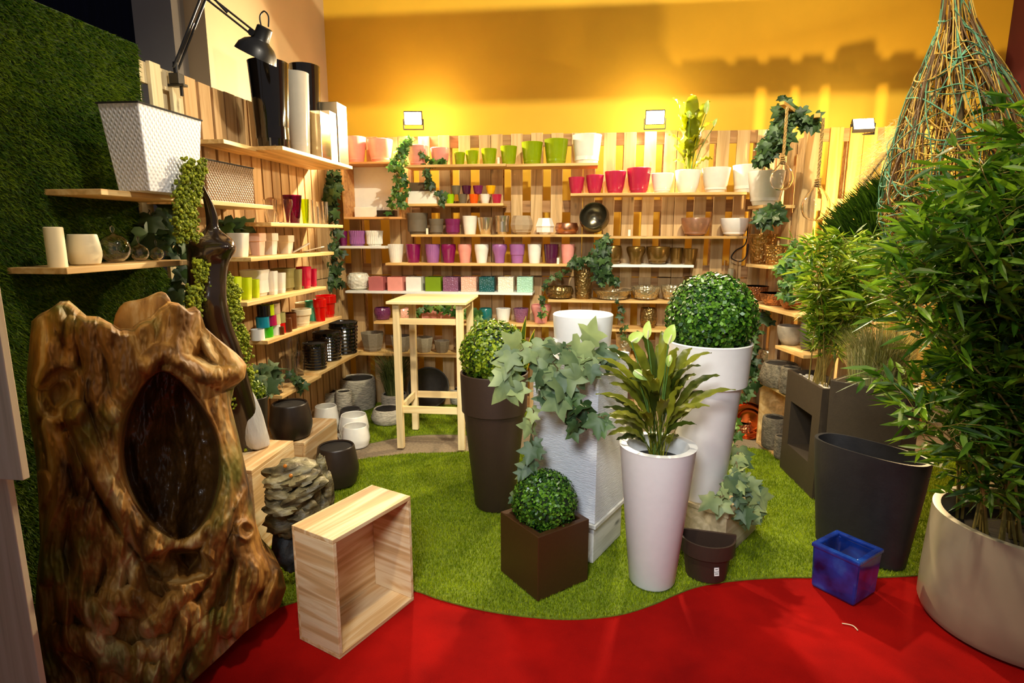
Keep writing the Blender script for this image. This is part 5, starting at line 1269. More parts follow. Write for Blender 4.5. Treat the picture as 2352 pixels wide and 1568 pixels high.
# ------------------------------------------------------------------ strap leaves
def strap(m, base, tip, bend, w, wavy=0., tint=0., stem=.3, n=10, nrm=None, fold=.25):
    base, tip = V(base), V(tip); mid = (base+tip)/2+V(bend)
    vs = []; fs = []
    d0 = tip-base
    for i in range(n+1):
        t = i/n; p = base*(1-t)**2+mid*2*t*(1-t)+tip*t*t
        tg = (mid-base)*2*(1-t)+(tip-mid)*2*t; tg.normalize()
        nn = V(nrm) if nrm is not None else V((d0.x, d0.y, .0))*-.3+V((0, 0, 1))+V((-.1, -.5, 0))
        s = tg.cross(nn); s = s.normalized() if s.length > 1e-4 else tg.orthogonal().normalized(); u = s.cross(tg)
        if t < stem: ww = w*.09
        else:
            q = (t-stem)/(1-stem); ww = w*max(.0, math.sin(PI*min(1, q**.8)))**.75+.0004
        wv = wavy*w*math.sin(i*2.1+tint*20) if t > stem else 0
        vs += [p-s*ww+u*(fold*ww+wv), p, p+s*ww+u*(fold*ww-wv)]
    for i in range(n):
        a = i*3; fs += [(a, a+1, a+4, a+3), (a+1, a+2, a+5, a+4)]
    m.add(vs, fs, tint)
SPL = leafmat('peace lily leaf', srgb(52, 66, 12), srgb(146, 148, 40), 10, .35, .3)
SPS = leafmat('peace lily spathe', srgb(150, 190, 70), srgb(206, 224, 140), 14, .4, .35)
def peace_lily(label, base, tips, spathes, seed, wl, mat, extra=0):
    random.seed(seed); t = thing('peace_lily', label, 'plant', base); base = V(base)
    ml = MB()
    for (tip, bz) in tips:
        d = V(tip)-base; b = V((random.uniform(-.03, .03), random.uniform(-.03, .03), 0)); hm = max(d.z*.95, .62*d.length)+bz*.3*d.length
        strap(ml, b, d, V((-d.x*.22, -d.y*.22, hm-d.z*.5)), wl*random.uniform(.8, 1.25), .2, random.uniform(-.4, .4), .34, 20)
    ml.obj('leaves', mat, t, True, angle=180)
    ms, mf = MB(), None
    for (p, L, up, wd) in spathes:
        q = V(p)-base
        ms.tube(catmull([V((q.x*.1, q.y*.1, 0)), V((q.x*.5, q.y*.5, q.z*.6)), q], 5), .003, 5)
        mf = MB(); up_ = V(up).normalized()
        strap(mf, q, q+up_*L, V((-up_.x*.2*L-.01, -.01, .08*L)), wd, .0, .1, .0, 12, nrm=(0, -1, .2), fold=.35)
        mf.obj('spathe', SPS, t, True, angle=180)
        # spadix
        MB().tube([q, q+up_*L*.28+V((0, -.006, 0)), q+up_*L*.5+V((0, -.008, 0))], [.004, .005, .003], 6).obj('spadix', M('spadix', srgb(226, 222, 170), .7, var=.05), t, True)
    ms.obj('stems', STEMG, t)
    return t
cb = V((CP.x, CP.y, CPh*.9+.014))
Yc = CP.y
tips = []
for (x, y, dy, bz) in [(1372, 822, 0, .12), (1390, 800, .05, .1), (1425, 775, .05, .06), (1462, 760, .02, .04), (1510, 790, .1, .05), (1545, 780, -.05, .05), (1590, 800, .05, .1), (1635, 810, 0, .16), (1380, 860, -.1, .15), (1368, 905, -.05, .2), (1372, 960, -.08, .2), (1378, 905, .1, .2), (1395, 1000, -.1, .22), (1400, 950, -.12, .16), (1440, 870, -.16, .1), (1475, 850, -.2, .08), (1505, 870, -.18, .08), (1560, 850, -.1, .12), (1600, 860, .0, .16), (1655, 862, .05, .2), (1690, 895, .0, .24), (1600, 935, -.08, .2), (1630, 932, -.04, .2), (1600, 975, -.12, .18), (1540, 1005, -.14, .16), (1430, 930, -.16, .1), (1470, 950, -.2, .06), (1530, 920, -.18, .1), (1570, 890, -.1, .12), (1450, 800, .12, .06), (1485, 800, .14, .05), (1530, 820, .12, .06), (1410, 840, .12, .1), (1570, 830, .12, .1), (1400, 880, .0, .16), (1415, 1010, .06, .2), (1490, 1000, -.16, .1), (1560, 1000, .08, .15), (1520, 760, .05, .04), (1500, 900, -.2, .06), (1365, 840, .02, .15), (1420, 820, -.05, .1), (1610, 840, -.1, .15), (1385, 935, .0, .2), (1620, 900, .05, .2), (1580, 950, .04, .2), (1560, 800, .0, .08), (1450, 900, .08, .1), (1410, 970, .1, .2), (1545, 870, .14, .1)]:
    tips.append((aty(x, y, Yc+dy), bz))
peace_lily('flowering peace lily in the tall conical white planter', cb, tips, [(aty(1487, 778, Yc), .075, (.05, 0, 1), .017), (aty(1450, 785, Yc-.03), .062, (.75, 0, .55), .022), (aty(1535, 790, Yc-.05), .082, (.25, 0, 1), .024), (aty(1457, 850, Yc-.08), .075, (.8, -.1, -.45), .017), (aty(1540, 815, Yc-.06), .05, (-.05, 0, -.6), .012)], 41, .020, SPL)
P = WP_PLANT.location; pb = V((P.x, P.y, P.z+.1))
tips = []
for (x, y, dy, bz) in [(1545, 225, -.05, .0), (1590, 216, 0, .02), (1632, 232, .0, .05), (1560, 290, -.08, .05), (1548, 335, -.1, .12), (1575, 260, -.04, .03), (1605, 250, -.08, .03), (1620, 290, -.06, .05), (1612, 330, -.08, .1), (1636, 365, -.04, .3), (1545, 370, -.1, .2), (1560, 330, -.1, .12), (1580, 320, -.1, .06), (1600, 310, -.08, .06), (1640, 280, .0, .08), (1555, 265, .0, .04), (1592, 275, .02, .03), (1618, 250, .03, .04), (1570, 235, .03, .02), (1534, 310, -.05, .14)]:
    tips.append((aty(x, y, 4.78+dy), bz))
SPW = leafmat('warm lit leaf', srgb(110, 118, 12), srgb(196, 190, 40), 8, .35, .45)  # floodlight glow put into the leaf colour as a brighter yellow
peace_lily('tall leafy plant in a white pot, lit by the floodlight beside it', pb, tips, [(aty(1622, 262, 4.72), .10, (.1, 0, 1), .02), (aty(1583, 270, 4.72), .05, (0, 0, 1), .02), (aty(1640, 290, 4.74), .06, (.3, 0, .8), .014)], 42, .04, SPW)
# ------------------------------------------------------------------ bamboo
def bamboo_leaf(m, p, d, L, w, tint):
    d = d.normalized(); s = d.cross(V((0, 0, 1))); s = s.normalized() if s.length > 1e-3 else V((1, 0, 0)); u = s.cross(d)
    r = random.uniform(-1.2, 1.2); s, u = s*math.cos(r)+u*math.sin(r), u*math.cos(r)-s*math.sin(r)
    dz = V((0, 0, -L*random.uniform(.02, .2)))
    m.add([p, p+d*L*.3+s*w, p+d*L*.3-s*w, p+d*L*.65+s*w*.8+dz*.4, p+d*L*.65-s*w*.8+dz*.4, p+d*L+dz, p+d*L*.3-u*w*.25, p+d*L*.65-u*w*.2+dz*.4], [(0, 1, 6), (0, 6, 2), (1, 3, 7, 6), (6, 7, 4, 2), (3, 5, 7), (7, 5, 4)], tint)
def bamboo(label, base, br, tips, nl, L, lmat, cmat, seed, t0=.2, twig=.12, lean=.1, fine=1.):
    random.seed(seed); base = V(base); t = thing('bamboo', label, 'bamboo', base)
    mc, ml = MB(), MB()
    for tip in tips:
        a = random.uniform(0, 2*PI); q = br*math.sqrt(random.random())
        b = V((q*math.cos(a), q*math.sin(a), 0)); d = V(tip)-base
        mid = V((b.x*.5+d.x*.35, b.y*.5+d.y*.35, d.z*.6))
        pts = catmull([b, mid, d], 6)
        mc.tube(pts, [.0055*fine*(1-.75*i/(len(pts)-1)) for i in range(len(pts))], 5)
        for i in range(nl):
            f = (t0+(1-t0)*random.random()**.8)*(len(pts)-1); k = min(int(f), len(pts)-2); p = pts[k].lerp(pts[k+1], f-k)
            aa = random.uniform(0, 2*PI); tw = V((math.cos(aa), math.sin(aa), random.uniform(-.1, .9))).normalized()*twig*random.uniform(.3, 1)*fine
            e = p+tw
            if i % 3 == 0: mc.tube([p, p+tw*.5+V((0, 0, .01)), e], .0012*fine, 3, False)
            for c in range(random.choice((2, 3, 3))):
                dd = tw.normalized()+V((random.gauss(0, .6), random.gauss(0, .6), random.gauss(-.05, .45)))
                bamboo_leaf(ml, e, dd, L*random.uniform(.6, 1.15), L*.085, random.uniform(-.4, .4))
    mc.obj('canes', cmat, t, True); ml.obj('leaves', lmat, t)
    return t
BAML = leafmat('bamboo leaf', srgb(48, 88, 10), srgb(136, 178, 40), 8, .45, .35)
BAML2 = leafmat('bamboo leaf bright', srgb(74, 112, 12), srgb(176, 196, 52), 8, .4, .35)
CANE = M('bamboo cane', srgb(142, 124, 60), .5, scale=30, var=.25)
random.seed(50)
tips = []
for i in range(44):
    u = random.random()
    x = 2090+u*330; ytop = 520-max(0, (x-2100))*1.1 if x < 2350 else 215
    y = ytop+random.random()**1.3*(330 if x > 2150 else 200)
    tips.append(aty(x, max(y, 200), 2.28+random.uniform(-.32, .3)))
for i in range(9): tips.append(aty(random.uniform(2030, 2150), random.uniform(560, 960), 2.2+random.uniform(-.25, .2)))
bamboo('tall dense bamboo in the huge cream pot at the right edge', BAM[:3], BAM[3]*.72, tips, 62, .115, BAML, CANE, 51, .14, .14)
random.seed(52)
tips = [aty(random.uniform(1840, 2085), random.uniform(545, 720), 3.18+random.uniform(-.22, .25)) for _ in range(30)]
bamboo('bright green bamboo growing from the black slab planter', (SLAB[0], SLAB[1], SLAB[2]-.05), .06, tips, 44, .085, BAML2, CANE, 53, .34, .10, fine=.8)
# ------------------------------------------------------------------ tufted grasses
def tuft(name, label, base, rx, ry, n, h, spread, mat, seed, w=.0022, cat='grass plant'):
    random.seed(seed); t = thing(name, label, cat, base); m = MB()
    for i in range(n):
        a = random.uniform(0, 2*PI); q = math.sqrt(random.random())
        b = V((rx*q*math.cos(a), ry*q*math.sin(a), 0)); hh = h*random.uniform(.55, 1.1)
        o = V((b.x/rx*spread+random.gauss(0, spread*.35), b.y/ry*spread+random.gauss(0, spread*.35), 0))
        tip = b+o+V((0, 0, hh*(1-.25*min(1, o.length/h))))
        mid = b+o*.25+V((0, 0, hh*.62)); s = V((math.cos(a+1.57), math.sin(a+1.57), 0))*w
        m.add([b-s, b+s, mid-s, mid+s, tip], [(0, 1, 3, 2), (2, 3, 4)], random.uniform(-.4, .4))
    m.obj('blades', mat, t); return t
GR1 = leafmat('feather grass', srgb(146, 148, 78), srgb(228, 222, 164), 6, .6, .3)
tuft('feather_grass', 'feathery grey green grass in the dark rectangular planter', GRS[:3], GRS[3], GRS[4], 1300, .38, .12, GR1, 61)
GR2 = leafmat('dry green grass', srgb(72, 88, 30), srgb(150, 156, 84), 6, .6, .3)
tuft('grass_tuft', 'spiky green grass in the grey bark pot beside the bar table', (GP_P.x, GP_P.y, GP_P.z+GP_h*.8), GP_r*.6, GP_r*.6, 620, .42, .16, GR2, 62, .0025)
# fern shrub and beige plume behind the nest
FERN = leafmat('fern shrub', srgb(34, 70, 10), srgb(100, 140, 30), 5, .6, .15)
P = aty(2025, 560, 3.75)
random.seed(63); t = thing('fern_shrub', 'dark feathery green shrub behind the bamboo, left of the woven nest', 'shrub', P); m = MB()
for i in range(11000):
    a = random.uniform(0, 2*PI); u = random.random(); rr = (.12+.24*math.sin(PI*min(1, u*.9+.1)))*random.random()**.4
    z = u*.50-.15; b = V((rr*math.cos(a)+u*.10, rr*.7*math.sin(a), z)); d = V((math.cos(a), math.sin(a), random.uniform(.1, 1.2)))*random.uniform(.04, .09)
    s = d.cross(V((random.random(), random.random(), 1))).normalized()*.0055
    m.add([b-s, b+s, b+d], [(0, 1, 2)], random.uniform(-.4, .4))
m.obj('foliage', FERN, t); MB().tube([(0, 0, -P.z+.01), (.02, 0, -.3), (.04, 0, .2)], [.02, .015, .006], 8).obj('stem', STEM, t)
t = thing('pampas_plume', 'fluffy beige plume in front of the right pallets, beside the nest', 'plume', aty(2030, 375, 4.0)); m = MB(); bP = t.location.copy()
for i in range(2600):
    u = random.random(); a = random.uniform(0, 2*PI); ax_ = V((-.10+.34*u, 0, -.12+.52*u)); rr = .14*math.sin(PI*min(.97, u+.08))*random.random()
    b = ax_+V((rr*math.cos(a), rr*math.sin(a), rr*.5*math.sin(a*2))); d = V((random.gauss(-.4, .5), random.gauss(0, .4), random.gauss(-.5, .5)))*.06; s = d.orthogonal().normalized()*.0016
    m.add([b-s, b+s, b+d], [(0, 1, 2)], random.uniform(-.4, .4))
m.obj('plume', leafmat('beige plume', srgb(196, 176, 120), srgb(232, 220, 176), 6, .8, .4), t)
MB().tube([(-.10, 0, -bP.z+.01), (-.1, 0, -.5), (-.1, 0, -.12), (.1, 0, .2)], [.01, .009, .007, .004], 6).obj('stem', STEM, t)
# snake plant tips
P = V((BP.x+.0, BP.y+.28, .62)); random.seed(64)
SNK = leafmat('snake plant leaf', srgb(56, 84, 26), srgb(120, 140, 50), 10, .4, .2); SNY = leafmat('snake plant margin', srgb(200, 180, 40), srgb(226, 206, 70), 10, .4, .2)
t = thing('snake_plant', 'snake plant with yellow edged leaves behind the brown planter topiary', 'plant', P)
m1, m2 = MB(), MB()
for (x, y, yy) in [(1208, 728, 3.0), (1185, 745, 3.02), (1228, 758, 2.98)]:
    tip = aty(x, y, yy)-P; b = V((tip.x*.5, tip.y*.3, .02))
    strap(m1, b, tip, V((0, 0, .0)), .017, .0, .1, 0, 10, nrm=(0, -1, .1), fold=.1); strap(m2, b+V((0, .004, 0)), tip+V((0, .004, .006)), V((0, 0, 0)), .021, 0, .1, 0, 10, nrm=(0, -1, .1), fold=.1)
m1.obj('leaves', SNK, t, True, angle=180); m2.obj('margins', SNY, t, True, angle=180)
# ------------------------------------------------------------------ woven hanging nest
random.seed(70)
YN = 2.75
rings = [(-60, 22), (0, 26), (60, 36), (130, 62), (200, 92), (280, 120), (360, 142), (440, 158), (500, 160), (560, 146), (610, 112), (640, 60)]
cxn = lambda y: 2196+ (y-0)*.035
prof = []
for y, rp_ in rings:
    p = aty(cxn(y), y, YN); prof.append((p, rp_*depth(p)/F))
def nest_pt(u, a, k=1.):
    f = u*(len(prof)-1); i = min(int(f), len(prof)-2); f -= i
    c = prof[i][0].lerp(prof[i+1][0], f); r = (prof[i][1]*(1-f)+prof[i+1][1]*f)*k
    return c+V((r*math.cos(a), r*math.sin(a), 0))
t = thing('woven_nest', 'large teardrop nest woven of twigs, straw and teal raffia, hanging at right', 'hanging decoration', prof[6][0]); nb0 = prof[6][0]
def strands(n, mode, rad, kr, seg=16):
    m = MB()
    for i in range(n):
        a = random.uniform(0, 2*PI); k = random.uniform(*kr); pts = []
        if mode == 'up':
            u0, u1 = random.uniform(.0, .35), random.uniform(.6, 1.0); da = random.gauss(0, .7)
            for s in range(seg): q = s/(seg-1); pts.append(nest_pt(u0+(u1-u0)*q, a+da*q+.1*math.sin(q*7+i), k*(1+.04*math.sin(q*11+i)))-nb0)
        else:
            u0 = random.uniform(.12, .98)**.7; da = random.choice((-1, 1))*random.uniform(.8, 2.6); du = random.gauss(0, .16)
            for s in range(seg): q = s/(seg-1); pts.append(nest_pt(min(1, max(0, u0+du*q+.03*math.sin(q*6+i))), a+da*q, k*(1+.05*math.sin(q*9+i)))-nb0)
        m.tube(pts, rad*random.uniform(.6, 1.3), 4, False)
    return m
strands(90, 'up', .0028, (.85, 1.03)).obj('twigs', M('dark twig', srgb(96, 64, 26), .7, scale=30, var=.3), t)
m = strands(170, 'round', .0022, (.85, 1.05)); m2 = strands(50, 'up', .0022, (.92, 1.05)); m.add(m2.v, m2.f); m.obj('straw', M('straw', srgb(190, 150, 62), .7, scale=30, var=.3), t)
m = strands(120, 'round', .0024, (.96, 1.07)); m2 = strands(26, 'up', .002, (1., 1.05)); m.add(m2.v, m2.f); m.obj('raffia', M('teal raffia', srgb(86, 142, 112), .7, scale=30, var=.3), t)
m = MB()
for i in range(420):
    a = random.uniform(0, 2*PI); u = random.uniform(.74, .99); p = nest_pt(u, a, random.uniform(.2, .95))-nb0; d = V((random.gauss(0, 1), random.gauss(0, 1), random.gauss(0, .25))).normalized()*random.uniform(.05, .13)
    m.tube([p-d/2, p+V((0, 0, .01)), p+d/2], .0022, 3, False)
m.obj('nest_lining', M('orange lit straw', srgb(186, 104, 30), .7, scale=30, var=.35), t)  # straw tone carries the orange lamp glow on the nest bottom
pp = prof[1][0]-nb0
MB().tube([pp+V((0, 0, 1.2)), pp, nest_pt(.5, 0, 0)-nb0, nest_pt(.85, 0, 0)-nb0], [.008, .012, .014, .012], 8).obj('core_branch', STEM, t, True)
# ------------------------------------------------------------------ hanging glass bulbs
ROPE = M('jute rope', srgb(184, 146, 84), .85, bump=1., scale=60, var=.2, bscale=200)
BY = 3.95
def bulb(label, px, ytop, yneck, ybot, rpx, Y):
    p0, p1, p2 = aty(px, ytop, Y), aty(px, yneck, Y), aty(px, ybot, Y); R = rpx*depth(p2)/F; hh = p1.z-p2.z
    t = thing('hanging_bulb', label, 'hanging glass', p2)
    pr = [(0, 0), (.45, .03), (.78, .13), (.97, .30), (1, .42), (.9, .56), (.66, .70), (.40, .82), (.24, .92), (.2, 1)]
    wv = .004
    m = MB().lathe([(a*R, b*hh) for a, b in pr]+[(max(a*R-wv, 0), b*hh+(wv if a < .5 and b < .2 else 0)) for a, b in reversed(pr)], 32); m.obj('glass_bulb', CLEAR, t, True)
    m = MB(); top = p0.z-p2.z
    for ph in (0, 2.1, 4.2):
        n = int((top-hh)/.012)+2
        m.tube([(0.005*math.cos(ph+i*1.1), .005*math.sin(ph+i*1.1), hh-.02+(top-hh+.02)*i/(n-1)) for i in range(n)], .0055, 5)
    m.tube([(.2*R*math.cos(i*.8), .2*R*math.sin(i*.8), hh-.03+i*.0016) for i in range(32)], .004, 5)
    m.obj('rope', ROPE, t)
bulb('left hanging glass bulb on a rope, in front of the big white pot', 1793, 244, 366, 438, 25, BY)
bulb('right hanging glass bulb on a rope, before the warm pallets', 1870, 272, 418, 508, 31, BY)
m = MB(); q = wpt(.64, -.03, 2.185); c1_, c2_ = aty(1793, 243, BY), aty(1870, 271, BY)
m.box((q.x, q.y, q.z+.012), (.10, .04, .024), rz=RW)
m.bar(q+V((0, 0, .02)), c1_+V((0, -.02, .012)), .03, .022); m.bar(q+V((0, 0, .025)), c2_+V((.01, -.02, .012)), .035, .025)
tag(m.obj('hook_arm', W_WARMLIT, bevel=.002), 'wooden arms on top of the right post from which the glass bulbs hang', 'bracket')
# ================================================================== TREE STUMP FOUNTAIN
from mathutils import noise as NZ
FS = V((-1.48, 1.80, 0)); FU = V((.766, .643, 0)); FN = V((.643, -.766, 0))
def fplane(x, y):
    d = ray(x, y); return C0+d*((FS-C0).dot(FN)/d.dot(FN))
ip = lambda v, tb: np.interp(v, [a for a, b in tb], [b for a, b in tb])
TOPY = [(60, 742), (75, 733), (100, 722), (125, 704), (150, 702), (172, 718), (200, 740), (235, 742), (262, 756), (290, 772), (320, 770), (350, 752), (372, 742), (395, 718), (425, 703), (455, 708), (475, 722), (500, 715), (512, 755), (532, 792), (566, 838)]
LEFT = [(690, 76), (760, 70), (850, 62), (900, 60), (960, 66), (1050, 82), (1150, 88), (1250, 92), (1330, 84), (1450, 78), (1600, 80), (1700, 84)]
RIGHT = [(690, 512), (755, 516), (800, 545), (840, 567), (868, 562), (890, 538), (930, 530), (1000, 548), (1100, 570), (1200, 588), (1270, 612), (1310, 648), (1350, 658), (1400, 640), (1450, 606), (1600, 560), (1700, 540)]
BOT = [(0, 1600), (.15, 1640), (.35, 1668), (.5, 1660), (.7, 1590), (.85, 1500), (1, 1395)]
RIDGES = [
 ([(318, 850), (290, 920), (276, 1000), (288, 1110), (330, 1195), (385, 1245), (440, 1240), (505, 1205)], 20, .055),
 ([(175, 950), (225, 1070), (280, 1165), (325, 1235), (385, 1295), (420, 1345)], 26, .07),
 ([(240, 960), (265, 1080), (300, 1170), (350, 1250), (400, 1290)], 18, .04),
 ([(392, 850), (440, 900), (480, 990), (508, 1090), (512, 1190), (480, 1290), (415, 1370), (345, 1440)], 24, .07),
 ([(465, 890), (525, 990), (552, 1090), (552, 1170), (570, 1240), (592, 1330)], 24, .055),
 ([(335, 838), (375, 812), (430, 838), (495, 866), (560, 854)], 24, .085),
 ([(430, 710), (432, 770), (405, 815)], 32, .07), ([(500, 725), (515, 790), (548, 840)], 20, .07),
 ([(118, 735), (108, 800), (100, 860)], 30, .05), ([(262, 765), (288, 830), (285, 890), (262, 935)], 38, .075), ([(200, 750), (222, 850), (236, 960), (262, 1040)], 26, .045),
 ([(118, 985), (140, 1090), (128, 1200), (105, 1320)], 24, .05), ([(188, 1170), (204, 1280), (186, 1370), (240, 1430)], 28, .065), ([(255, 1378), (325, 1385), (372, 1425)], 30, .06),
 ([(540, 1240), (562, 1300), (546, 1370), (552, 1450)], 18, .06), ([(432, 1400), (405, 1490), (372, 1560)], 24, .06), ([(330, 1500), (420, 1470), (500, 1420)], 26, .05), ([(600, 1290), (640, 1330), (630, 1390)], 30, .05), ([(150, 1010), (190, 1110), (230, 1200), (300, 1290), (330, 1380)], 18, .045), ([(100, 1100), (112, 1220), (140, 1330), (150, 1420)], 18, .05), ([(214, 990), (250, 1090), (275, 1160)], 12, .035), ([(430, 880), (468, 960), (498, 1060), (508, 1140)], 12, .04), ([(500, 890), (535, 980), (548, 1080)], 12, .035), ([(545, 1010), (568, 1110), (580, 1200)], 12, .03), ([(520, 1200), (510, 1300), (470, 1390), (430, 1440)], 18, .05), ([(160, 745), (158, 830)], 18, .03), ([(330, 760), (320, 820), (300, 870)], 22, .05), ([(470, 720), (478, 790), (520, 835)], 16, .05), ([(395, 730), (380, 790)], 18, .04), ([(250, 1240), (270, 1320), (230, 1420), (240, 1520)], 20, .045), ([(480, 1450), (450, 1540)], 22, .05), ([(570, 1340), (520, 1440)], 22, .05), ([(150, 1460), (260, 1500), (350, 1560)], 30, .05)]
def dist_poly(X, Y, pl):
    pts = [(p.x, p.y) for p in catmull([(a, b, 0) for a, b in pl], 5)]
    best = np.full(X.shape, 1e9)
    for (x0, y0), (x1, y1) in zip(pts[:-1], pts[1:]):
        dx, dy = x1-x0, y1-y0; L = dx*dx+dy*dy+1e-9
        t = np.clip(((X-x0)*dx+(Y-y0)*dy)/L, 0, 1); best = np.minimum(best, np.hypot(X-x0-t*dx, Y-y0-t*dy))
    return best
NS, NV = 230, 330
s_ = np.linspace(0, 1, NS)[None, :].repeat(NV, 0); v_ = np.linspace(0, 1, NV)[:, None].repeat(NS, 1)
xt = 66+(560-66)*s_; yt_ = ip(xt, TOPY); yb_ = ip(s_, BOT); Y_ = yt_+(yb_-yt_)*v_
X_ = ip(Y_, LEFT)+(ip(Y_, RIGHT)-ip(Y_, LEFT))*s_
bul = (.15+.13*v_)*np.clip(1-(2*s_-1)**2, 0, 1)**.5
dep = bul.copy()
rope = np.zeros(X_.shape)
for pl, wd, hh in RIDGES:
    q = dist_poly(X_, Y_, pl)/(wd*1.25); rope = np.maximum(rope, hh*1.35*np.sqrt(np.clip(1-q*q, 0, 1))); dep += hh*.25*np.exp(-q*q*.5)
dep += rope
# big knot with growth rings, small knot
kd = np.hypot((X_-140)/58, (Y_-905)/66); dep += .05*np.exp(-((kd-.95)/.22)**2)+.022*np.exp(-((kd-.5)/.13)**2)-.05*np.exp(-(kd/.35)**2)
kd = np.hypot((X_-565)/20, (Y_-1218)/22); dep += .035*np.exp(-((kd-.9)/.3)**2)-.01*np.exp(-(kd/.4)**2)
# niche: pointed egg
ty = (Y_-852)/(1238-852); wid = 116*np.clip(np.sin(np.clip(ty, 0, 1)**1.06*PI), 0, 1)**.56+1e-3
cxx = 374+ty*36; nd = np.where((ty > 0) & (ty < 1), np.abs(X_-cxx)/wid, 9.)
nic = 1/(1+np.exp((nd-.93)*26)); nic = np.where((ty > 0) & (ty < 1), nic, 0)
inner = .05*np.exp(-((X_-350-20*np.sin(Y_/60))/24)**2)+.06*np.exp(-((X_-412+14*np.sin(Y_/45))/20)**2)+.03*np.exp(-((X_-310+8*np.sin(Y_/30))/12)**2)
dep = dep*(1-nic)+nic*(-.03+inner)
ty2 = (Y_-1262)/(1345-1262); n2 = np.clip(1-(np.hypot((X_-410)/85, (Y_-1300)/42))**4, 0, 1); dep -= .12*n2
# bark noise
nz = np.zeros(X_.shape)
for j in range(NV):
    for i in range(NS):
        x, y = X_[j, i], Y_[j, i]
        nz[j, i] = NZ.noise((x*.03, y*.010, 3.))*1.0+NZ.noise((x*.075, y*.022, 7.))*.6+NZ.noise((x*.16, y*.07, 9.))*.35
rdg = np.zeros(X_.shape)
for j in range(NV):
    for i in range(NS):
        x, y = X_[j, i], Y_[j, i]; wx = x+22*math.sin(y/95.)+14*math.sin(y/40.+x/60.)
        rdg[j, i] = (1-abs(NZ.noise((wx*.020, y*.0045, 21.)))*2.4)*.034+(1-abs(NZ.noise((wx*.05, y*.010, 31.)))*2.2)*.014
dep += nz*.017+rdg*(1-nic)*(.55+.6*v_)
pos = np.zeros((NV, NS, 3))
base_t = FS+FN*-.2
for j in range(NV):
    for i in range(NS):
        d = ray(X_[j, i], Y_[j, i]); t0 = (FS-C0).dot(FN)/d.dot(FN); hl = math.hypot(d.x, d.y)
        p = C0+d*(t0-dep[j, i]/hl)
        if p.z < .004: p = C0+d*((.004-CAMZ)/d.z) if (C0+d*((.004-CAMZ)/d.z)).length < 9 else p
        pos[j, i] = p
org = V((-1.42, 1.72, 0)); pl_ = pos-np.array(org)
tF = thing('tree_stump_fountain', 'big brown resin wall fountain shaped like a hollow mossy tree stump, left foreground', 'fountain', org)
bark = bpy.data.materials.new('painted bark'); bark.use_nodes = True
nt = bark.node_tree; b = nt.nodes['Principled BSDF']; co = coords(nt, (9, 9, 2.6)); n1 = N(nt, 'ShaderNodeTexNoise'); n1.inputs['Scale'].default_value = 1.; n1.inputs['Detail'].default_value = 9; n1.inputs['Distortion'].default_value = .8; nt.links.new(co, n1.inputs['Vector'])
c1 = ramp(nt, n1.outputs[0], [(.28, srgb(52, 32, 12)), (.43, srgb(128, 84, 30)), (.55, srgb(176, 128, 58)), (.70, srgb(220, 190, 130))])
n2 = N(nt, 'ShaderNodeTexNoise'); n2.inputs['Scale'].default_value = 3.6; n2.inputs['Detail'].default_value = 6; nt.links.new(coords(nt), n2.inputs['Vector'])
mxx = N(nt, 'ShaderNodeMixRGB'); nt.links.new(ramp(nt, n2.outputs[0], [(.50, (0, 0, 0)), (.64, (.8, .8, .8))]), mxx.inputs[0]); nt.links.new(c1, mxx.inputs[1]); mxx.inputs[2].default_value = (*srgb(92, 96, 26), 1)
nt.links.new(mxx.outputs[0], b.inputs['Base Color']); b.inputs['Roughness'].default_value = .6; b.inputs['Specular IOR Level'].default_value = .35
n3 = N(nt, 'ShaderNodeTexNoise'); n3.inputs['Scale'].default_value = 30; n3.inputs['Detail'].default_value = 6; nt.links.new(coords(nt, (1, 1, .4)), n3.inputs['Vector']); add_bump(nt, b, n3.outputs[0], .6, .008)
WETB = M('wet bark', srgb(104, 70, 30), .28, bump=.8, scale=14, var=.45, bscale=22, coat=.35, dist=.012)
front = [tuple(p) for p in pl_.reshape(-1, 3)]
fs1, fs2 = [], []
for j in range(NV-1):
    for i in range(NS-1):
        a = j*NS+i; f = (a, a+NS, a+NS+1, a+1); (fs2 if nic[j, i] > .5 else fs1).append(f)
m = MB(); m.v = list(front); m.f = fs1
bk = len(m.v); Pb = []
for j in range(NV):   # back grid along the silhouette plane, pushed to the wall side
    for i in (0, NS-1): Pb.append(j*NS+i)
edge_idx = [j*NS for j in range(NV)]+[(NV-1)*NS+i for i in range(1, NS)]+[j*NS+NS-1 for j in range(NV-2, -1, -1)]+[i for i in range(NS-2, 0, -1)]
sh = FN*-.17
for k, e in enumerate(edge_idx): m.v.append((front[e][0]+sh.x, front[e][1]+sh.y, front[e][2]))
n_ = len(edge_idx)
for k in range(n_):
    a, b2 = edge_idx[k], edge_idx[(k+1) % n_]; m.f.append((a, bk+k, bk+(k+1) % n_, b2))
m.v.append(tuple(FS+FN*-.19+V((0, 0, .6))-org)); m.f += [(bk+k, len(m.v)-1, bk+(k+1) % n_) for k in range(n_)]
m.obj('stump', bark, tF, True, angle=180)
mN = MB(); mN.v = list(front); mN.f = fs2
# keep only used vertices in the niche part
use = sorted({i for f in fs2 for i in f}); mp_ = {o: k for k, o in enumerate(use)}; mN.v = [front[i] for i in use]; mN.f = [tuple(mp_[i] for i in f) for f in fs2]
mN.obj('niche', WETB, tF, True, angle=180)
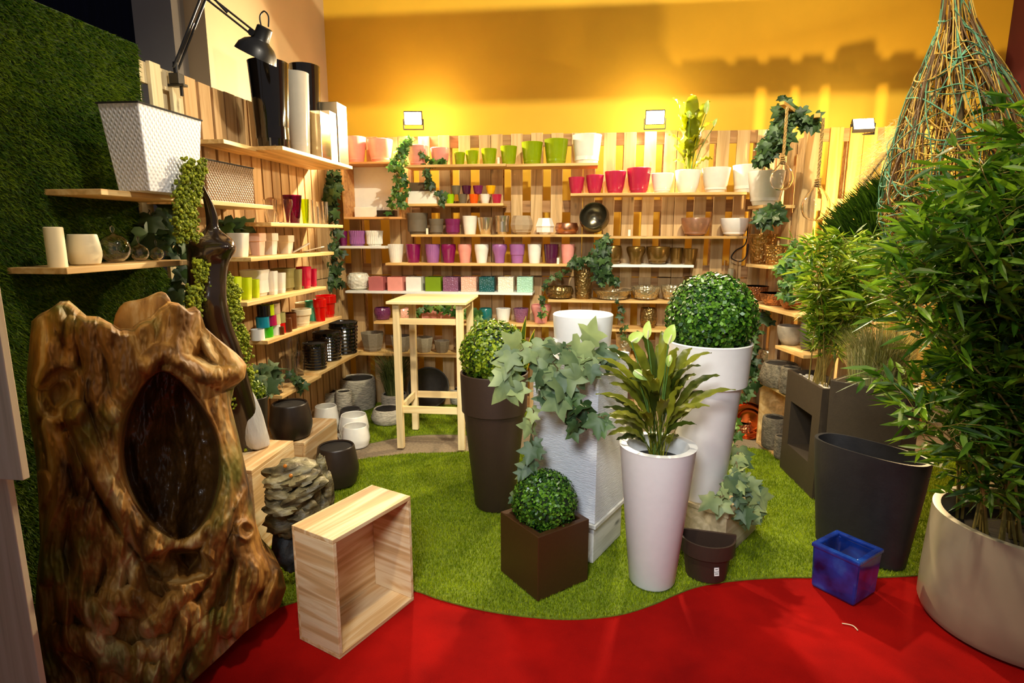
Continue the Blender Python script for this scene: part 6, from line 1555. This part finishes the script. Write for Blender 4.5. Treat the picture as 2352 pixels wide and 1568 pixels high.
# upright bark slab standing at the back of the stump's rim
def rough_slab(outline, th, push, name, mat, parent, org, nstep=3):
    pts = [fplane(x, y)-FN*push for x, y in outline]; m = MB(); n = len(pts); cen = sum(pts, V())/n
    vs = []
    for k, (f, o) in enumerate([(1, th), (1.04, th*.4), (1.04, -th*.4), (1, -th)]):
        for p in pts: vs.append(cen+(p-cen)*f+FN*o+V((random.gauss(0, .004), random.gauss(0, .004), random.gauss(0, .004)))-org)
    fs = []
    for j in range(3):
        for k in range(n): fs.append((j*n+k, j*n+(k+1) % n, (j+1)*n+(k+1) % n, (j+1)*n+k))
    vs += [cen+FN*th*1.1-org, cen-FN*th*1.1-org]
    for k in range(n): fs.append((k, 4*n, (k+1) % n)); fs.append((3*n+k, 3*n+(k+1) % n, 4*n+1))
    return m.add(vs, fs).obj(name, mat, parent, True, sub=1)
random.seed(80)
rough_slab([(258, 760), (268, 722), (290, 696), (318, 690), (345, 684), (365, 676), (382, 676), (392, 700), (398, 740), (380, 780), (300, 800)], .03, .02, 'bark_slab', bark, tF, org)
rough_slab([(108, 730), (122, 704), (150, 700), (180, 718), (205, 742), (160, 780), (110, 770)], .03, .05, 'bark_slab', bark, tF, org)
# ================================================================== MOSS TORSO SCULPTURE
tb = atz(585, 1050, .44); XT = -1.66
org = V((XT, atx(560, 1040, XT).y, .441))
tT = thing('torso_sculpture', 'dark glossy headless torso sculpture with one raised arm, overgrown with moss', 'sculpture', org)
SEC = [(566, 1042, 34), (552, 960, 40), (526, 880, 46), (502, 800, 48), (484, 745, 46), (473, 690, 46), (475, 645, 43), (478, 605, 45), (482, 578, 50), (480, 562, 50), (483, 550, 45), (487, 539, 30), (488, 524, 15), (486, 495, 13), (478, 465, 10), (469, 442, 7), (463, 424, 5), (460, 400, 3)]
nn = 28; m = MB(); secs = []
sx = [(x, y, w_) for x, y, w_ in SEC]
cm = catmull([(x, y, w_) for x, y, w_ in SEC], 5)
vs, fs = [], []
for k, q in enumerate(cm):
    P = atx(q.x, q.y, XT); r = q.z*depth(P)/F
    for i in range(nn):
        a = 2*PI*i/nn; o = RT*(r*math.cos(a))+V((-RT.y, RT.x, 0))*(r*.72*math.sin(a))
        p = P+o; px_, py_ = proj(p)
        if math.sin(a) < .3:
            for bx, by, bw, bh in [(516, 568, 22, .036), (468, 580, 26, .022)]:
                g = math.exp(-((px_-bx)/bw)**2-((py_-by)/(bw*.9))**2); p = p+(o.normalized()*.8+V((.35, -.5, 0)))*bh*g
        p.z = max(p.z, .4425); vs.append(p-org)
for k in range(len(cm)-1):
    for i in range(nn): a, b2 = k*nn+i, k*nn+(i+1) % nn; fs.append((a, b2, b2+nn, a+nn))
fs += [tuple(range(nn-1, -1, -1)), tuple((len(cm)-1)*nn+i for i in range(nn))]
m.add(vs, fs).obj('torso', M('dark bronze resin', srgb(48, 34, 22), .2, .25, var=.35, scale=9, coat=.5, bump=.15), tT, True, angle=180)
P = atx(592, 1040, XT+.03)
random.seed(81)
MOSS = leafmat('cushion moss', srgb(96, 112, 4), srgb(190, 198, 30), 22, .8, .1)
m = MB()
for (pth, wpx, cnt) in [([(448, 378), (440, 420), (428, 460), (425, 510), (438, 545)], 24, 200), ([(466, 600), (474, 622), (468, 636)], 19, 60), ([(450, 660), (446, 690), (450, 715)], 13, 50), ([(505, 645), (522, 680), (530, 730), (548, 790), (552, 860), (556, 930)], 27, 330), ([(575, 960), (580, 1010), (586, 1050), (596, 1062)], 15, 70)]:
    c_ = catmull([(a, b2, 0) for a, b2 in pth], 6)
    for i in range(cnt):
        q = random.choice(c_); x = q.x+random.uniform(-1, 1)*wpx; y = q.y+random.uniform(-1, 1)*12
        P = atx(x, y, XT); P = P+(C0-P).normalized()*random.uniform(.035, .065); P.z = max(P.z, .455)
        for _k in range(6): m.blob(P-org+V((random.gauss(0, .008), random.gauss(0, .008), random.gauss(0, .008))), random.uniform(.004, .009), 6, 4, .45)
m.t = [random.uniform(-.35, .35) for _ in m.v]
m.obj('moss', MOSS, tT, True, angle=180)
m = MB(); pts = []
cr = [(604, 1052, 12), (598, 1030, 20), (592, 1000, 22), (586, 960, 18), (580, 920, 12), (576, 890, 5)]
vs, fs = [], []
for k, (x, y, w_) in enumerate(cr):
    P = atx(x-8, y, XT+.05); r = w_*depth(P)/F*1.4
    for i in range(18):
        a = 2*PI*i/18; rr = r*(1+.3*NZ.noise((math.cos(a)*2, math.sin(a)*2, k*.7))); q_ = P+V((rr*math.cos(a), rr*math.sin(a), 0)); q_.z = max(q_.z, .4425); vs.append(q_-org)
for k in range(len(cr)-1):
    for i in range(18): a, b2 = k*18+i, k*18+(i+1) % 18; fs.append((a, b2, b2+18, a+18))
fs += [tuple(range(17, -1, -1)), tuple((len(cr)-1)*18+i for i in range(18))]
m.add(vs, fs).obj('stone_foot', M('pale stone', srgb(190, 188, 186), .75, bump=1., scale=14, var=.15, bscale=20, stretch=(1, 1, .3), dist=.015), tT, True, sub=1)
# brown pot with small boxwood behind the torso
P = atz(602, 1000, .442)
pot('dark brown upright pot with a small boxwood, behind the moss torso', 566, 622, 905, 1004, 'deep', BRNM, 'z', .442, fill=.8, group=None, wall=.01, kb=.72)
P, r, h = locate(566, 622, 905, 1004, 'z', .442, kb=.72)
t = thing('boxwood_ball', 'little bright boxwood in the brown pot behind the moss torso', 'topiary', (P.x-.01, P.y, .442+h+.03)); topiary_ball(t, (0, 0, 0), r*1.0, 420, 9, BOXW, .014)
# ================================================================== ROCK FOUNTAIN
DR = 2.50
ROCK = bpy.data.materials.new('layered rock resin'); ROCK.use_nodes = True
nt = ROCK.node_tree; b = nt.nodes['Principled BSDF']; n1 = N(nt, 'ShaderNodeTexNoise'); n1.inputs['Scale'].default_value = 9; n1.inputs['Detail'].default_value = 8; nt.links.new(coords(nt, (1, 1, 3.5)), n1.inputs['Vector'])
nt.links.new(ramp(nt, n1.outputs[0], [(.3, srgb(34, 30, 20)), (.48, srgb(96, 86, 58)), (.62, srgb(140, 130, 90)), (.8, srgb(182, 170, 128))]), b.inputs['Base Color']); b.inputs['Roughness'].default_value = .5; add_bump(nt, b, n1.outputs[0], .9, .02)
oR = atd(680, 1190, DR); oR.z = 0.002
tR = thing('rock_fountain', 'small tabletop fountain of layered grey green rocks, between pine box and crate', 'fountain', oR)
random.seed(82)
def rock(m, x, y, wpx, hpx, dd, tilt, org, D0=DR):
    P = atd(x, y, D0+dd); w_, h_ = wpx*D0/F, hpx*D0/F; sd = random.uniform(0, 90); vs = []; fs = []; n, mm = 26, 14
    R = Matrix.Rotation(tilt, 3, FW)
    for j in range(mm+1):
        th = -PI/2+PI*j/mm
        for k in range(n):
            a = 2*PI*k/n; d = V((math.cos(th)*math.cos(a), math.cos(th)*math.sin(a), math.sin(th)))
            f = 1+.38*NZ.noise((d*1.6)+V((sd, 0, 0)))+.22*NZ.noise(V((d.x*3, d.y*3, d.z*9))+V((sd, 3, 0)))+.1*NZ.noise(d*9+V((sd, 5, 0)))
            o = RT*(d.x*w_*f)+V((-RT.y, RT.x, 0))*(d.y*min(w_, .09)*f)+V((0, 0, d.z*h_*f)); q = P+R @ o
            q.z = max(q.z, .003); vs.append(q-org)
    for j in range(mm):
        for k in range(n): a, b2 = j*n+k, j*n+(k+1) % n; fs.append((a, b2, b2+n, a+n))
    m.add(vs, fs)
m = MB()
for q in [(668, 1080, 56, 22, 0, -.2), (690, 1098, 44, 16, -.03, -.3), (640, 1105, 30, 14, -.04, .1), (690, 1130, 58, 22, -.03, -.45), (645, 1130, 34, 16, -.05, .2), (650, 1158, 40, 18, -.07, .15), (700, 1160, 34, 26, 0, -.3), (690, 1180, 30, 20, -.04, .2), (735, 1088, 18, 40, .05, .1), (752, 1130, 15, 46, .05, .05), (725, 1150, 16, 44, .02, .1), (745, 1170, 14, 34, .03, .0), (655, 1195, 38, 34, 0, .1), (700, 1205, 30, 30, 0, 0)]: rock(m, *q, oR)
m.obj('rocks', ROCK, tR, True, angle=60)
m = MB(); rock(m, 668, 1258, 38, 58, .05, 0, oR); rock(m, 705, 1250, 42, 62, .06, 0, oR)
m.obj('base', M('dark slate base', srgb(46, 50, 54), .6, bump=.6, scale=14, var=.25, dist=.01), tR, True, angle=60)
m = MB()
for (x, y) in [(668, 1092), (668, 1140), (655, 1070)]: m.blob(atd(x, y, DR-.085)-oR, .008, 8, 6, 0)
m.obj('amber_light', M('amber lens', srgb(190, 110, 20), .2, coat=.5), tR, True)
# ================================================================== DESK LAMP
XD = -1.93
pc = atx(405, 172, XL+.02); tL = thing('desk_lamp', 'black spring-arm desk lamp clamped to the pallet top, upper left', 'lamp', pc)
LB = M('black lamp enamel', srgb(26, 24, 22), .4, var=.1, coat=.15)
def lpx(x, y, X): return atx(x, y, X)-pc
hd = lpx(584, 78, -1.72); el = lpx(470, -12, -1.90)
m = MB(); m.box((0, 0, -.02), (.05, .05, .05)); m.tube([(0, 0, 0), (0, 0, .06)], .012, 10); m.tube([(.02, 0, -.04), (.02, 0, -.10)], .008, 8); m.box((.0, 0, -.05), (.09, .035, .012)); m.obj('clamp', LB, tL, bevel=.002)
off = V((.0, .018, .0)); off2 = V((0, .0, .028))
m = MB()
for s in (-1, 1): m.tube([V((0, 0, .03))+off*s, el+off*s], .0055, 8)
m.tube([V((0, 0, .05)), V((0, 0, .05)).lerp(el, .6)], .008, 8); m.obj('lower_arm', LB, tL, True)
m = MB()
for s in (-.5, .5): m.tube([el+off2*s, hd+off2*s], .0055, 8)
m.tube([el.lerp(hd, .0)+V((0, 0, .03)), el.lerp(hd, .45)], .006, 8); m.obj('upper_arm', LB, tL, True)
m = MB()
for p in (el, hd): m.tube([p-V((.0, .03, 0)), p+V((0, .03, 0))], .018, 12)
m.obj('joint', LB, tL, True)
# shade: rim centre and apex
rc, apx = lpx(587, 130, -1.73), lpx(609, 62, -1.66); axis = (rc-apx).normalized(); Ls = (rc-apx).length
rs = 47*depth(rc+pc)/F
q = axis.to_track_quat('Z', 'Y').to_matrix()
pr = [(.30, 0), (.36, .04), (.38, .42), (.42, .46), (.70, .58), (.90, .76), (1, 1), (.97, 1), (.86, .78), (.64, .62), (.30, .5), (0, .5)]
MB().lathe([(a*rs, b2*Ls) for a, b2 in pr], 40, c=apx, rot=q).obj('lamp_shade', LB, tL, True, angle=40)
MB().blob(apx+axis*Ls*.72, rs*.34, 14, 10, 0).obj('light_bulb', M('frosted bulb', srgb(236, 232, 220), .3, var=.02), tL, True)
MB().tube(catmull([apx+V((-.02, 0, .0)), apx+V((-.025, 0, .05)), apx+V((.0, 0, .075)), apx+V((.022, 0, .05)), apx+V((.018, 0, 0))], 6), .004, 6).obj('handle', LB, tL, True)
MB().tube([hd, hd.lerp(apx+axis*Ls*.25, .8), apx+axis*Ls*.3], .009, 8).obj('neck', LB, tL, True)
# ================================================================== BOARDS AT THE LEFT EDGE, SMALL THINGS
WB = wood('pale ply board', srgb(216, 198, 166), srgb(228, 212, 184), 2, 5, .7, .05, False)
pA = aty(61, 1100, 1.2); pB = aty(24, 1104, 1.26)
tag(MB().box((-.2, 0, .55), (.4, .02, 1.1)).obj('board', WB, loc=(pA.x, 1.2, pA.z), bevel=.002), 'pale upright board at the far left edge, upper one, ending above the other', 'board', 'pale boards at the left edge')
tag(MB().box((-.2, 0, .47), (.4, .018, .94)).obj('board', WB, loc=(aty(24, 1104, 1.235).x, 1.235, .001), bevel=.002), 'pale upright board reaching the floor at the bottom left corner', 'board', 'pale boards at the left edge')
m = MB(); a = atz(1934, 1431, .004); b2 = atz(1958, 1436, .005); c = atz(1970, 1447, .004)
tag(m.tube(catmull([a-a, (b2-a), (c-a)], 4), .0022, 5).obj('straw_bit', M('pale straw', srgb(226, 206, 170), .7), loc=a), 'short pale straw lying on the red carpet before the blue pot', 'straw')
cab = [aty(x, y, 4.9) for x, y in [(1718, 520), (1712, 560), (1690, 575), (1680, 592), (1700, 600), (1714, 588), (1718, 560)]]
tag(MB().tube([p-cab[0] for p in catmull(cab, 6)], .005, 6).obj('cable', M('black cable', srgb(24, 22, 20), .5), loc=cab[0]), 'loop of black cable hanging on the back pallets, right of the bronze pots', 'cable')
PT = M('price ticket', srgb(236, 232, 206), .6, var=.03)
for (x, y, key, l) in [(1146, 366, 't1', 'tiny white price ticket between the third and fourth lime pots'), (983, 528, 'b3', 'tiny white price ticket between the two taupe pots'), (1445, 530, 'b3r', 'tiny white price ticket standing alone on the copper bowl shelf'), (1282, 595, 'b4', 'tiny white price ticket beside the dark plum pot')]:
    P = aty(x, y, 4.74); tag(MB().box((0, 0, .024), (.018, .004, .048)).obj('price_ticket', PT, loc=(P.x, 4.715, S[key])), l, 'price ticket', 'price tickets on the back shelves')
